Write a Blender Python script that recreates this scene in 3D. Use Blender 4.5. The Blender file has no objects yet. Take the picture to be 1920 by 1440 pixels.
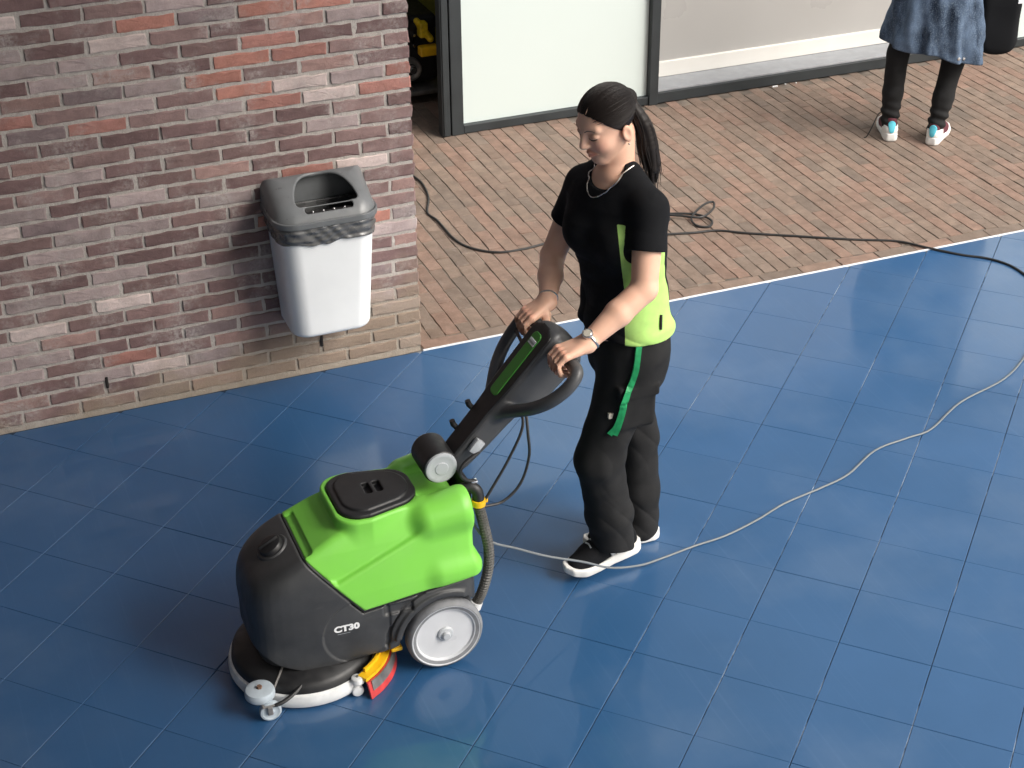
import bpy, bmesh, math, random
import numpy as np
from mathutils import Vector, Matrix

# ------------------------------------------------------------------ camera, sky, sun, exposure
scene = bpy.context.scene
COL = scene.collection
cam_data = bpy.data.cameras.new('camera')
cam = bpy.data.objects.new('camera', cam_data)
COL.objects.link(cam)
cam_data.sensor_fit = 'HORIZONTAL'
cam_data.sensor_width = 36.0
cam_data.lens = 57.93
cam_data.clip_start = 0.1
cam_data.clip_end = 500.0
RIGHT = Vector((0.92865, -0.37087, -0.00812))
UP = Vector((0.19556, 0.47001, 0.86074))
FWD = Vector((0.31541, 0.80092, -0.50901))
RIGHT.normalize(); FWD.normalize(); UP = RIGHT.cross(FWD); UP.normalize()
cam.matrix_world = Matrix(((RIGHT.x, UP.x, -FWD.x, -1.895), (RIGHT.y, UP.y, -FWD.y, -5.863),
                           (RIGHT.z, UP.z, -FWD.z, 3.4626), (0, 0, 0, 1)))
scene.camera = cam

world = bpy.data.worlds.new('World'); scene.world = world; world.use_nodes = True
wn = world.node_tree; wn.nodes.clear()
SUN_EL, SUN_AZ = math.radians(43), math.radians(138)     # azimuth of the light measured from +Y towards +X
sky = wn.nodes.new('ShaderNodeTexSky'); sky.sky_type = 'NISHITA'; sky.sun_disc = False
sky.sun_elevation = SUN_EL; sky.sun_rotation = SUN_AZ
sky.air_density = 1.6; sky.dust_density = 8.0; sky.ozone_density = 1.0
hsv = wn.nodes.new('ShaderNodeHueSaturation'); hsv.inputs['Saturation'].default_value = 0.35   # overcast: nearly neutral
bgn = wn.nodes.new('ShaderNodeBackground'); bgn.inputs['Strength'].default_value = 0.15
wo = wn.nodes.new('ShaderNodeOutputWorld')
wn.links.new(sky.outputs[0], hsv.inputs['Color']); wn.links.new(hsv.outputs[0], bgn.inputs['Color']); wn.links.new(bgn.outputs[0], wo.inputs[0])

sun_data = bpy.data.lights.new('sun', 'SUN'); sun_data.energy = 1.3; sun_data.angle = math.radians(36); sun_data.color = (1.0, 0.97, 0.92)
sun = bpy.data.objects.new('sun', sun_data); COL.objects.link(sun)
sdir = Vector((math.sin(SUN_AZ) * math.cos(SUN_EL), math.cos(SUN_AZ) * math.cos(SUN_EL), math.sin(SUN_EL)))
sun.rotation_euler = sdir.to_track_quat('Z', 'Y').to_euler()
scene.view_settings.view_transform = 'Standard'; scene.view_settings.look = 'None'
scene.view_settings.exposure = 0.58; scene.view_settings.gamma = 1.0; scene.view_settings.use_curve_mapping = False

random.seed(7); RNG = np.random.default_rng(11)
V3 = lambda *a: np.array(a, np.float32)

# ------------------------------------------------------------------ object helpers
ORG = {}
def tag(o, label=None, cat=None, group=None, kind=None):
    if label: o['label'] = label
    if cat: o['category'] = cat
    if group: o['group'] = group
    if kind: o['kind'] = kind
    return o
def thing(name, loc, label, cat, group=None):
    o = bpy.data.objects.new(name, None); COL.objects.link(o); o.location = loc
    o.empty_display_size = 0.05
    ORG[o.name] = np.array(loc, float)
    return tag(o, label, cat, group)
def make_mesh(name, verts, faces, mat, smooth=True):
    me = bpy.data.meshes.new(name)
    me.from_pydata([tuple(v) for v in np.asarray(verts).tolist()], [], [tuple(f) for f in (faces.tolist() if hasattr(faces, 'tolist') else faces)])
    me.update()
    if smooth: me.polygons.foreach_set('use_smooth', [True] * len(me.polygons))
    if mat: me.materials.append(mat)
    return me
def obj(name, verts, faces, mat, parent=None, smooth=True, org=None):
    """one mesh object from world coordinates"""
    if org is None: org = ORG.get(parent.name, np.zeros(3)) if parent else np.zeros(3)
    v = np.asarray(verts, float) - org
    o = bpy.data.objects.new(name, make_mesh(name, v, faces, mat, smooth)); COL.objects.link(o)
    if parent: o.parent = parent
    else: o.location = org
    ORG[o.name] = org
    return o
def inst(name, me, parent, loc, rot=(0, 0, 0), color=None, scale=(1, 1, 1)):
    o = bpy.data.objects.new(name, me); COL.objects.link(o); o.parent = parent; o.location = loc; o.rotation_euler = rot; o.scale = scale
    if color is not None: o.color = (*color, 1)
    return o

# ------------------------------------------------------------------ mesh builders
class MB:
    def __init__(s): s.v = []; s.f = []
    def add(s, v, f):
        n = len(s.v); s.v += [tuple(map(float, q)) for q in v]; s.f += [tuple(int(i) + n for i in q) for q in f]; return s
    def box(s, lo, hi, b=0.0):
        (x0, y0, z0), (x1, y1, z1) = lo, hi
        if b <= 0:
            v = [(x0,y0,z0),(x1,y0,z0),(x1,y1,z0),(x0,y1,z0),(x0,y0,z1),(x1,y0,z1),(x1,y1,z1),(x0,y1,z1)]
            return s.add(v, [(0,3,2,1),(4,5,6,7),(0,1,5,4),(1,2,6,5),(2,3,7,6),(3,0,4,7)])
        bm = bmesh.new(); bmesh.ops.create_cube(bm, size=1)
        for q in bm.verts: q.co = Vector(((x0+x1)/2+q.co.x*(x1-x0), (y0+y1)/2+q.co.y*(y1-y0), (z0+z1)/2+q.co.z*(z1-z0)))
        bmesh.ops.bevel(bm, geom=list(bm.edges), offset=b, segments=2, affect='EDGES', profile=0.5)
        bm.verts.index_update()
        s.add([q.co for q in bm.verts], [[q.index for q in f.verts] for f in bm.faces]); bm.free(); return s
    def tube(s, pts, r, n=8, cap=True, closed=False):
        pts = np.asarray(pts, float); m = len(pts); rr = np.full(m, r) if np.isscalar(r) else np.asarray(r, float)
        T = np.roll(pts, -1, 0) - np.roll(pts, 1, 0) if closed else np.gradient(pts, axis=0)
        T /= np.linalg.norm(T, axis=1)[:, None] + 1e-12
        u = np.cross(T[0], (0, 0, 1.0)); 
        if np.linalg.norm(u) < 1e-3: u = np.cross(T[0], (1.0, 0, 0))
        u /= np.linalg.norm(u); V = []
        for i in range(m):
            u = u - T[i] * (u @ T[i]); u /= np.linalg.norm(u); w = np.cross(T[i], u)
            for k in range(n):
                a = 2 * math.pi * k / n; V.append(pts[i] + rr[i] * (math.cos(a) * u + math.sin(a) * w))
        F = []
        for i in range(m if closed else m - 1):
            j = (i + 1) % m
            for k in range(n):
                l = (k + 1) % n; F.append((i*n+k, i*n+l, j*n+l, j*n+k))
        if cap and not closed: F += [tuple(range(n))[::-1], tuple((m-1)*n + k for k in range(n))]
        return s.add(V, F)
    def lathe(s, prof, c, axis='z', n=40):
        """prof: list of (radius, height); revolved about an axis through c"""
        V = []; F = []; m = len(prof)
        for k in range(n):
            a = 2 * math.pi * k / n
            for r, h in prof:
                if axis == 'z': V.append((c[0]+r*math.cos(a), c[1]+r*math.sin(a), c[2]+h))
                elif axis == 'y': V.append((c[0]+r*math.sin(a), c[1]+h, c[2]+r*math.cos(a)))
                else: V.append((c[0]+h, c[1]+r*math.cos(a), c[2]+r*math.sin(a)))
        for k in range(n):
            l = (k + 1) % n
            for i in range(m - 1): F.append((k*m+i, l*m+i, l*m+i+1, k*m+i+1))
        return s.add(V, F)
    def obj(s, name, mat, parent=None, smooth=False, org=None):
        o = obj(name, s.v, s.f, mat, parent, smooth, org)
        if smooth: o.data.set_sharp_from_angle(angle=math.radians(38))
        return o
def bez(pts, n=10):
    """Catmull-Rom through points"""
    P = np.asarray(pts, float); P = np.vstack([2*P[0]-P[1], P, 2*P[-1]-P[-2]]); out = []
    for i in range(1, len(P)-2):
        for t in np.linspace(0, 1, n, endpoint=False):
            out.append(0.5*((2*P[i])+(-P[i-1]+P[i+1])*t+(2*P[i-1]-5*P[i]+4*P[i+1]-P[i+2])*t*t+(-P[i-1]+3*P[i]-3*P[i+1]+P[i+2])*t**3))
    out.append(P[-2]); return np.array(out)

# ------------------------------------------------------------------ signed distance modelling (solid shapes -> smooth meshes)
def smin(a, b, k):
    h = np.clip(0.5 + 0.5*(b-a)/k, 0, 1); return b + (a-b)*h - k*h*(1-h)
def smax(a, b, k): return -smin(-a, -b, k)
def rcone(P, a, b, ra, rb):
    a = np.asarray(a, np.float32); b = np.asarray(b, np.float32); ba = b-a; pa = P-a
    t = np.clip(pa @ ba / max(float(ba @ ba), 1e-9), 0, 1)
    return np.linalg.norm(pa - t[:, None]*ba, axis=1) - (ra + (rb-ra)*t)
def chain(P, pts, rad, k=0.0):
    d = None
    for i in range(len(pts)-1):
        e = rcone(P, pts[i], pts[i+1], rad[i], rad[i+1]); d = e if d is None else (smin(d, e, k) if k else np.minimum(d, e))
    return d
def ell(P, c, r, M=None):
    q = P - np.asarray(c, np.float32)
    if M is not None: q = q @ np.asarray(M, np.float32).T
    r = np.asarray(r, np.float32); k0 = np.linalg.norm(q/r, axis=1); k1 = np.linalg.norm(q/(r*r), axis=1)
    return k0*(k0-1)/np.maximum(k1, 1e-6)
def rbox(P, c, h, r, M=None):
    q = P - np.asarray(c, np.float32)
    if M is not None: q = q @ np.asarray(M, np.float32).T
    q = np.abs(q) - (np.asarray(h, np.float32) - r)
    return np.linalg.norm(np.maximum(q, 0), axis=1) + np.minimum(q.max(1), 0) - r
def poly(u, v, pts):
    n = len(pts); d = np.full(len(u), 1e9, np.float32); s = np.ones(len(u), np.float32)
    for i in range(n):
        ax, ay = pts[i]; bx, by = pts[i-1]; ex, ey = bx-ax, by-ay; wx, wy = u-ax, v-ay
        t = np.clip((wx*ex+wy*ey)/(ex*ex+ey*ey+1e-12), 0, 1)
        d = np.minimum(d, (wx-ex*t)**2+(wy-ey*t)**2)
        c1 = v >= ay; c2 = v < by; c3 = ex*wy > ey*wx
        s = np.where((c1 & c2 & c3) | (~c1 & ~c2 & ~c3), -s, s)
    return s*np.sqrt(d)
def loft(P, S, e=2.3, capk=0.01):
    """S rows: z, cx, cy, half depth, half width, turn(deg) of the forward axis from -X towards -Y"""
    S = np.array(sorted(S)); z = P[:, 2]
    cx, cy, a, b, an = [np.interp(z, S[:, 0], S[:, i]) for i in range(1, 6)]
    an = np.radians(an); c, s = np.cos(an), np.sin(an); dx, dy = P[:, 0]-cx, P[:, 1]-cy
    u = -dx*c - dy*s; w = dx*s - dy*c                      # u forward, w to the left (-Y)
    k = (np.abs(u/a)**e + np.abs(w/b)**e)**(1/e)
    d = (k-1)*np.minimum(a, b)
    return smax(smax(d, S[0, 0]-z, capk), z-S[-1, 0], capk)
def sdf_mesh(f, lo, hi, h, it=2):
    lo = np.array(lo, np.float32); hi = np.array(hi, np.float32); B = 4
    nb = np.ceil((hi-lo)/(h*B)).astype(int) + 1; n = nb*B
    ax = [lo[i] + h*(np.arange(nb[i])*B + 1.5) for i in range(3)]
    C = np.stack(np.meshgrid(*ax, indexing='ij'), -1).reshape(-1, 3).astype(np.float32)
    cv = ev(f, C).reshape(nb)
    act = np.abs(cv) < h*B*0.87*1.9 + h
    vals = np.repeat(np.repeat(np.repeat(cv, B, 0), B, 1), B, 2).astype(np.float32)
    am = np.repeat(np.repeat(np.repeat(act, B, 0), B, 1), B, 2)
    idx = np.argwhere(am); pts = (lo + idx*h).astype(np.float32)
    vals[am] = ev(f, pts)
    ins = vals < 0
    c = np.zeros(n-1, np.int8)
    off = [(i, j, k) for i in (0, 1) for j in (0, 1) for k in (0, 1)]
    for i, j, k in off: c += ins[i:n[0]-1+i, j:n[1]-1+j, k:n[2]-1+k]
    cells = np.argwhere((c > 0) & (c < 8)); vid = np.full(n-1, -1, np.int64); vid[tuple(cells.T)] = np.arange(len(cells))
    acc = np.zeros((len(cells), 3)); cnt = np.zeros(len(cells))
    for axis in range(3):
        for o in off:
            if o[axis]: continue
            a = cells + o; bb = a.copy(); bb[:, axis] += 1
            va = vals[tuple(a.T)]; vb = vals[tuple(bb.T)]; m = (va < 0) != (vb < 0)
            t = np.where(m, va/(va-vb+1e-20), 0); p = a.astype(float); p[:, axis] += t
            acc[m] += p[m]; cnt[m] += 1
    verts = lo + h*acc/cnt[:, None]
    for _ in range(it):
        e = h*0.35; vv = verts.astype(np.float32); g = np.zeros_like(verts)
        for s in ((1,1,1),(1,-1,-1),(-1,1,-1),(-1,-1,1)):
            s = np.array(s, np.float32); g += s*ev(f, vv+s*e)[:, None]
        g /= 4*e; d = ev(f, vv); gl = (g*g).sum(1)
        verts = verts - np.clip(d/np.maximum(gl, 0.2), -h*0.6, h*0.6)[:, None]*g
    Q = []
    for axis in range(3):
        b, cx = (axis+1) % 3, (axis+2) % 3
        sl0 = [slice(None)]*3; sl1 = [slice(None)]*3; sl0[axis] = slice(0, -1); sl1[axis] = slice(1, None)
        diff = ins[tuple(sl0)] != ins[tuple(sl1)]
        e = np.argwhere(diff); e = e[(e[:, b] > 0) & (e[:, cx] > 0) & (e[:, b] < n[b]-1) & (e[:, cx] < n[cx]-1)]
        def cell(db, dc):
            q = e.copy(); q[:, b] += db; q[:, cx] += dc; return vid[tuple(q.T)]
        q = np.stack([cell(-1, -1), cell(0, -1), cell(0, 0), cell(-1, 0)], 1)
        neg = ~ins[tuple(e.T)]; q[neg] = q[neg][:, ::-1]; Q.append(q)
    Q = np.vstack(Q); Q = Q[(Q >= 0).all(1)]
    return verts, Q
def ev(f, P, ch=400000):
    return np.concatenate([np.asarray(f(P[i:i+ch]), np.float32) for i in range(0, len(P), ch)]) if len(P) else np.zeros(0, np.float32)
def push(f, pts, off=0.0, it=6):
    """move points onto the surface f = off"""
    p = np.asarray(pts, np.float32).copy()
    for _ in range(it):
        e = 0.002; g = np.zeros_like(p)
        for s in ((1,1,1),(1,-1,-1),(-1,1,-1),(-1,-1,1)):
            s = np.array(s, np.float32); g += s*f(p+s*e)[:, None]
        g /= 4*e; d = f(p)-off; p = p - (d/np.maximum((g*g).sum(1), 0.2))[:, None]*g
    return p
def split(verts, faces, mask):
    fs = faces[mask]; u, inv = np.unique(fs, return_inverse=True); return verts[u], inv.reshape(fs.shape)
def sdf_obj(name, f, lo, hi, h, mat, parent=None, it=2, org=None):
    v, q = sdf_mesh(f, lo, hi, h, it); return obj(name, v, q, mat, parent, True, org)
def vnoise(P, s, seed=0):
    """cheap smooth value in [-1,1] made of sines"""
    r = np.random.default_rng(seed); d = 0
    for i in range(5):
        k = r.normal(size=3)*s; d = d + np.sin(P @ k.astype(np.float32) + r.uniform(0, 6.28))
    return d/3.0

# ------------------------------------------------------------------ materials
def new_mat(name):
    m = bpy.data.materials.new(name); m.use_nodes = True; nt = m.node_tree; return m, nt, nt.nodes['Principled BSDF']
def N(nt, t, **kw):
    n = nt.nodes.new(t)
    for k, v in kw.items():
        if hasattr(n, k): setattr(n, k, v)
        else: n.inputs[k].default_value = v
    return n
def noise(nt, vec, scale, detail=5, rough=0.55):
    n = N(nt, 'ShaderNodeTexNoise'); n.inputs['Scale'].default_value = scale; n.inputs['Detail'].default_value = detail; n.inputs['Roughness'].default_value = rough
    nt.links.new(vec, n.inputs['Vector']); return n.outputs['Fac']
def rng_(nt, x, a, b, c=0.0, d=1.0):
    n = N(nt, 'ShaderNodeMapRange'); n.inputs[1].default_value = a; n.inputs[2].default_value = b; n.inputs[3].default_value = c; n.inputs[4].default_value = d
    nt.links.new(x, n.inputs[0]); return n.outputs[0]
def mth(nt, op, a, b=None):
    n = N(nt, 'ShaderNodeMath', operation=op)
    for i, x in enumerate((a, b)):
        if x is None: continue
        if isinstance(x, (int, float)): n.inputs[i].default_value = x
        else: nt.links.new(x, n.inputs[i])
    return n.outputs[0]
def mixc(nt, fac, a, b):
    n = N(nt, 'ShaderNodeMix', data_type='RGBA')
    for i, x in ((0, fac), (6, a), (7, b)):
        if isinstance(x, (int, float)): n.inputs[i].default_value = x
        elif isinstance(x, tuple): n.inputs[i].default_value = (*x[:3], 1)
        else: nt.links.new(x, n.inputs[i])
    return n.outputs[2]
def mat(name, col, rough=0.5, metal=0.0, var=0.12, scale=30, bump=0.0, bscale=200, spec=0.5, coat=0.0, rvar=0.1, coord='Object', wear=0.0):
    m, nt, b = new_mat(name); L = nt.links
    tc = N(nt, 'ShaderNodeTexCoord'); no = N(nt, 'ShaderNodeTexNoise'); no.inputs['Scale'].default_value = scale; no.inputs['Detail'].default_value = 5
    L.new(tc.outputs[coord], no.inputs['Vector'])
    mr = N(nt, 'ShaderNodeMapRange'); mr.inputs[1].default_value = 0.3; mr.inputs[2].default_value = 0.7; mr.inputs[3].default_value = 1-var; mr.inputs[4].default_value = 1+var
    L.new(no.outputs['Fac'], mr.inputs[0])
    mx = N(nt, 'ShaderNodeVectorMath', operation='SCALE'); mx.inputs[0].default_value = col[:3]; L.new(mr.outputs[0], mx.inputs['Scale']); colour = mx.outputs[0]
    if wear:                                            # fine scuffs and a film of dust
        mp = N(nt, 'ShaderNodeMapping'); mp.inputs['Rotation'].default_value = (0.4, 0.7, 0.3); mp.inputs['Scale'].default_value = (14, 170, 90); L.new(tc.outputs[coord], mp.inputs[0])
        sc = rng_(nt, noise(nt, mp.outputs[0], 1.0, 3, 0.6), 0.66, 0.78); du = rng_(nt, noise(nt, tc.outputs[coord], 7, 6, 0.65), 0.45, 0.75)
        colour = mixc(nt, mth(nt, 'MULTIPLY', mth(nt, 'ADD', mth(nt, 'MULTIPLY', sc, 0.7), du), wear), colour, (0.34, 0.34, 0.33))
    L.new(colour, b.inputs['Base Color'])
    rr = N(nt, 'ShaderNodeMapRange'); rr.inputs[1].default_value = 0.3; rr.inputs[2].default_value = 0.7; rr.inputs[3].default_value = max(0.02, rough-rvar); rr.inputs[4].default_value = min(1, rough+rvar)
    L.new(no.outputs['Fac'], rr.inputs[0]); L.new(rr.outputs[0], b.inputs['Roughness'])
    b.inputs['Metallic'].default_value = metal; b.inputs['Specular IOR Level'].default_value = spec; b.inputs['Coat Weight'].default_value = coat
    if bump:
        n2 = N(nt, 'ShaderNodeTexNoise'); n2.inputs['Scale'].default_value = bscale; n2.inputs['Detail'].default_value = 4; L.new(tc.outputs[coord], n2.inputs['Vector'])
        bp = N(nt, 'ShaderNodeBump'); bp.inputs['Strength'].default_value = bump; bp.inputs['Distance'].default_value = 0.004
        L.new(n2.outputs['Fac'], bp.inputs['Height']); L.new(bp.outputs[0], b.inputs['Normal'])
    return m
def bump(nt, h, strength, dist, bsdf):
    n = N(nt, 'ShaderNodeBump'); n.inputs['Strength'].default_value = strength; n.inputs['Distance'].default_value = dist
    nt.links.new(h, n.inputs['Height']); nt.links.new(n.outputs[0], bsdf.inputs['Normal'])

def dust_mask(nt, pos):
    """pale brown mortar dust smeared over the foot of the wall near its corner: a stain with an uneven edge"""
    sp = N(nt, 'ShaderNodeSeparateXYZ'); nt.links.new(pos, sp.inputs[0])
    n = noise(nt, pos, 3.0, 4)
    zz = mth(nt, 'ADD', sp.outputs[2], mth(nt, 'MULTIPLY', mth(nt, 'SUBTRACT', n, 0.5), 0.5))
    xz = mth(nt, 'SUBTRACT', zz, mth(nt, 'MULTIPLY', mth(nt, 'ADD', sp.outputs[0], 1.0), 0.22))
    return rng_(nt, xz, 0.22, 0.06)
def brick_mat(name, dusty=(0.30, 0.235, 0.17), pave=False, attr=False):
    m, nt, b = new_mat(name); L = nt.links
    oi = N(nt, 'ShaderNodeObjectInfo'); g = N(nt, 'ShaderNodeNewGeometry'); pos = g.outputs['Position']
    n1 = noise(nt, pos, 14, 6, 0.65); n2 = noise(nt, pos, 60, 6, 0.7); n3 = noise(nt, pos, 5.5, 3)
    sc = N(nt, 'ShaderNodeVectorMath', operation='SCALE'); L.new(N(nt, 'ShaderNodeAttribute', attribute_name='brick_colour').outputs['Color'] if attr else oi.outputs['Color'], sc.inputs[0]); L.new(rng_(nt, n1, 0.25, 0.75, 0.72, 1.25), sc.inputs['Scale'])
    pale = (0.42, 0.38, 0.36) if not pave else (0.29, 0.245, 0.205)
    pm = mth(nt, 'MULTIPLY', rng_(nt, n3, 0.5, 0.68), rng_(nt, n2, 0.38, 0.62))
    c = mixc(nt, mth(nt, 'MULTIPLY', pm, 0.75 if not pave else 0.28), sc.outputs[0], pale)
    c = mixc(nt, mth(nt, 'MULTIPLY', rng_(nt, n2, 0.60, 0.75), 0.3), c, (0.5, 0.46, 0.43))
    if not pave: c = mixc(nt, mth(nt, 'MULTIPLY', dust_mask(nt, pos), 0.72), c, dusty)
    else:
        st = rng_(nt, noise(nt, pos, 2.3, 3), 0.60, 0.72); c = mixc(nt, mth(nt, 'MULTIPLY', st, 0.35), c, (0.11, 0.097, 0.085))
    L.new(c, b.inputs['Base Color']); b.inputs['Roughness'].default_value = 0.85 if not pave else 0.75; b.inputs['Specular IOR Level'].default_value = 0.25
    hh = mth(nt, 'ADD', noise(nt, pos, 90, 6, 0.7), mth(nt, 'MULTIPLY', noise(nt, pos, 420, 3), 0.5))
    bump(nt, hh, 0.55, 0.004, b); return m
M = {}
M['brick'] = brick_mat('fired_brick'); M['paver'] = brick_mat('paving_brick', pave=True); M['brick_far'] = brick_mat('fired_brick_mixed', attr=True); M['paver_far'] = brick_mat('paving_brick_mixed', pave=True, attr=True)
def colour_attr(o, cols):
    a = o.data.attributes.new('brick_colour', 'FLOAT_COLOR', 'POINT'); a.data.foreach_set('color', np.array([(*c, 1) for c in cols], np.float32).ravel())
def mortar_mat():
    m, nt, b = new_mat('mortar'); g = N(nt, 'ShaderNodeNewGeometry'); pos = g.outputs['Position']
    n1 = noise(nt, pos, 25, 6, 0.7); n2 = noise(nt, pos, 160, 4)
    c = mixc(nt, rng_(nt, n1, 0.3, 0.7), (0.36, 0.322, 0.295), (0.50, 0.462, 0.43))
    c = mixc(nt, mth(nt, 'MULTIPLY', dust_mask(nt, pos), 0.6), c, (0.32, 0.26, 0.19))
    nt.links.new(c, b.inputs['Base Color']); b.inputs['Roughness'].default_value = 0.95; b.inputs['Specular IOR Level'].default_value = 0.15
    bump(nt, mth(nt, 'ADD', n1, mth(nt, 'MULTIPLY', n2, 0.6)), 0.8, 0.006, b); return m
M['mortar'] = mortar_mat()
def tile_mat():
    m, nt, b = new_mat('blue_floor_coating'); L = nt.links; g = N(nt, 'ShaderNodeNewGeometry'); pos = g.outputs['Position']; oi = N(nt, 'ShaderNodeObjectInfo')
    n1 = noise(nt, pos, 2.2, 5); n2 = noise(nt, pos, 40, 6, 0.65)
    mp = N(nt, 'ShaderNodeMapping'); mp.inputs['Rotation'].default_value = (0, 0, math.radians(45)); mp.inputs['Scale'].default_value = (90, 1.5, 1); L.new(pos, mp.inputs[0])
    streak = noise(nt, mp.outputs[0], 1.0, 4)
    c = mixc(nt, rng_(nt, n1, 0.3, 0.7), (0.018, 0.078, 0.188), (0.025, 0.092, 0.216))
    c = mixc(nt, mth(nt, 'MULTIPLY', oi.outputs['Random'], 0.35), c, (0.020, 0.076, 0.175))
    c = mixc(nt, mth(nt, 'MULTIPLY', rng_(nt, streak, 0.58, 0.8), 0.10), c, (0.16, 0.26, 0.42))
    c = mixc(nt, mth(nt, 'MULTIPLY', rng_(nt, n2, 0.62, 0.8), 0.03), c, (0.2, 0.28, 0.4))
    smear = mth(nt, 'MULTIPLY', rng_(nt, noise(nt, pos, 1.3, 5, 0.6), 0.50, 0.66), 0.16); c = mixc(nt, smear, c, (0.16, 0.22, 0.31))      # dried cleaning film
    L.new(c, b.inputs['Base Color'])
    wet = rng_(nt, noise(nt, pos, 0.9, 3, 0.5), 0.40, 0.60, 0.36, 0.46)
    L.new(mth(nt, 'ADD', wet, mth(nt, 'MULTIPLY', n2, 0.02)), b.inputs['Roughness']); b.inputs['Specular IOR Level'].default_value = 0.5; b.inputs['Coat Weight'].default_value = 0.60; L.new(rng_(nt, noise(nt, pos, 1.1, 4, 0.6), 0.42, 0.60, 0.05, 0.16), b.inputs['Coat Roughness'])
    hh = mth(nt, 'ADD', mth(nt, 'MULTIPLY', noise(nt, pos, 1.6, 2), 1.2), mth(nt, 'ADD', mth(nt, 'MULTIPLY', n2, 0.008), mth(nt, 'MULTIPLY', streak, 0.02)))
    bump(nt, hh, 0.25, 0.01, b); return m
M['tile'] = tile_mat()
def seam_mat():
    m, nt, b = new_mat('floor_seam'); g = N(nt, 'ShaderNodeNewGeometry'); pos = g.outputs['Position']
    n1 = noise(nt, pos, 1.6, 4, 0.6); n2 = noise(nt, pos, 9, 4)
    sx = N(nt, 'ShaderNodeSeparateXYZ'); nt.links.new(pos, sx.inputs[0]); side = rng_(nt, mth(nt, 'ADD', sx.outputs[0], mth(nt, 'MULTIPLY', n1, 1.2)), -0.3, 0.9)   # pale patches in the joints only towards the right
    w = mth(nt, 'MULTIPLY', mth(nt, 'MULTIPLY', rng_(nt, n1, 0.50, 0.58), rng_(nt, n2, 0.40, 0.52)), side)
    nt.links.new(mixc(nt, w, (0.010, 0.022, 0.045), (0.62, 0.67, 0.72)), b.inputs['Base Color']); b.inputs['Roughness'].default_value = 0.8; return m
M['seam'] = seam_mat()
M['sand'] = mat('joint_sand', (0.150, 0.123, 0.100), 0.95, var=0.7, scale=6, bump=0.6)
M['edge_strip'] = mat('white_edge_strip', (0.75, 0.76, 0.78), 0.4, var=0.1)
M['anthracite'] = mat('anthracite_powder_coat', (0.024, 0.029, 0.032), 0.5, var=0.12, scale=8, bump=0.05)
def frosted_mat():
    m, nt, b = new_mat('frosted_glass'); tc = N(nt, 'ShaderNodeTexCoord')
    n1 = noise(nt, tc.outputs['Object'], 1.4, 3)
    nt.links.new(mixc(nt, rng_(nt, n1, 0.3, 0.7), (0.575, 0.645, 0.625), (0.59, 0.66, 0.64)), b.inputs['Base Color'])
    b.inputs['Roughness'].default_value = 0.22; b.inputs['Coat Weight'].default_value = 0.3; b.inputs['Coat Roughness'].default_value = 0.05; return m
M['frosted'] = frosted_mat()
M['panel'] = mat('pale_grey_panel', (0.37, 0.362, 0.35), 0.35, var=0.02, scale=2)
M['white_board'] = mat('cream_white_board', (0.66, 0.645, 0.61), 0.45, var=0.04, scale=5)
M['ledge'] = mat('grey_metal_ledge', (0.26, 0.27, 0.285), 0.5, var=0.15, scale=20)
M['fascia'] = mat('grey_fascia', (0.07, 0.072, 0.075), 0.6, var=0.08, scale=4)
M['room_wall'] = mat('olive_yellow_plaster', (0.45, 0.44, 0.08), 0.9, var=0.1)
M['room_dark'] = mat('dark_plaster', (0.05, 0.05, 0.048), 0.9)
M['white_plastic'] = mat('white_bin_plastic', (0.85, 0.865, 0.87), 0.38, var=0.03, scale=6, bump=0.04, bscale=500)
M['lid_grey'] = mat('grey_lid_plastic', (0.14, 0.147, 0.152), 0.36, var=0.06, bump=0.05, bscale=500)
M['bag'] = mat('dark_liner_film', (0.10, 0.10, 0.10), 0.25, var=0.2, scale=25, spec=0.7)
M['black'] = mat('black_plastic', (0.014, 0.014, 0.015), 0.45, var=0.15, bump=0.06, bscale=600)
M['chrome'] = mat('bright_steel', (0.75, 0.75, 0.76), 0.2, metal=1.0)
M['dark_plastic'] = mat('charcoal_plastic', (0.040, 0.041, 0.043), 0.45, var=0.10, scale=12, bump=0.10, bscale=700, wear=0.07)
M['handle_grey'] = mat('grey_handle_plastic', (0.060, 0.061, 0.064), 0.42, var=0.10, scale=12, bump=0.10, bscale=700, wear=0.08)
M['green'] = mat('bright_green_plastic', (0.215, 0.63, 0.075), 0.42, var=0.04, scale=6, bump=0.07, bscale=600, wear=0.06)
M['green_dark'] = mat('green_strip', (0.055, 0.26, 0.035), 0.4, var=0.06)
M['rim'] = mat('light_grey_rim', (0.56, 0.57, 0.59), 0.35, var=0.05, scale=15)
M['disc'] = mat('grey_disc', (0.42, 0.44, 0.46), 0.3, var=0.06, scale=20)
M['tyre'] = mat('grey_rubber', (0.18, 0.186, 0.197), 0.75, var=0.2, scale=30, bump=0.15, wear=0.25)
M['bumper_white'] = mat('white_bumper', (0.72, 0.73, 0.73), 0.55, var=0.1, scale=25)
M['pale_blue'] = mat('pale_blue_grey_plastic', (0.42, 0.48, 0.53), 0.4, var=0.08, scale=40)
M['yellow'] = mat('yellow_plastic', (0.80, 0.47, 0.012), 0.4, var=0.08)
M['yellow_dirty'] = mat('scuffed_yellow_plastic', (0.62, 0.44, 0.01), 0.5, var=0.25, scale=40)
M['red'] = mat('red_rubber', (0.52, 0.045, 0.045), 0.45, var=0.15)
M['grey_metal'] = mat('grey_metal', (0.25, 0.24, 0.23), 0.4, metal=0.6, var=0.2)
M['rust'] = mat('rusty_bolt', (0.22, 0.13, 0.09), 0.6, metal=0.4, var=0.3, scale=80)
M['hose'] = mat('grey_ribbed_hose', (0.095, 0.092, 0.085), 0.4, var=0.1)
M['cable_grey'] = mat('grey_cable', (0.15, 0.165, 0.175), 0.5, var=0.1)
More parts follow.
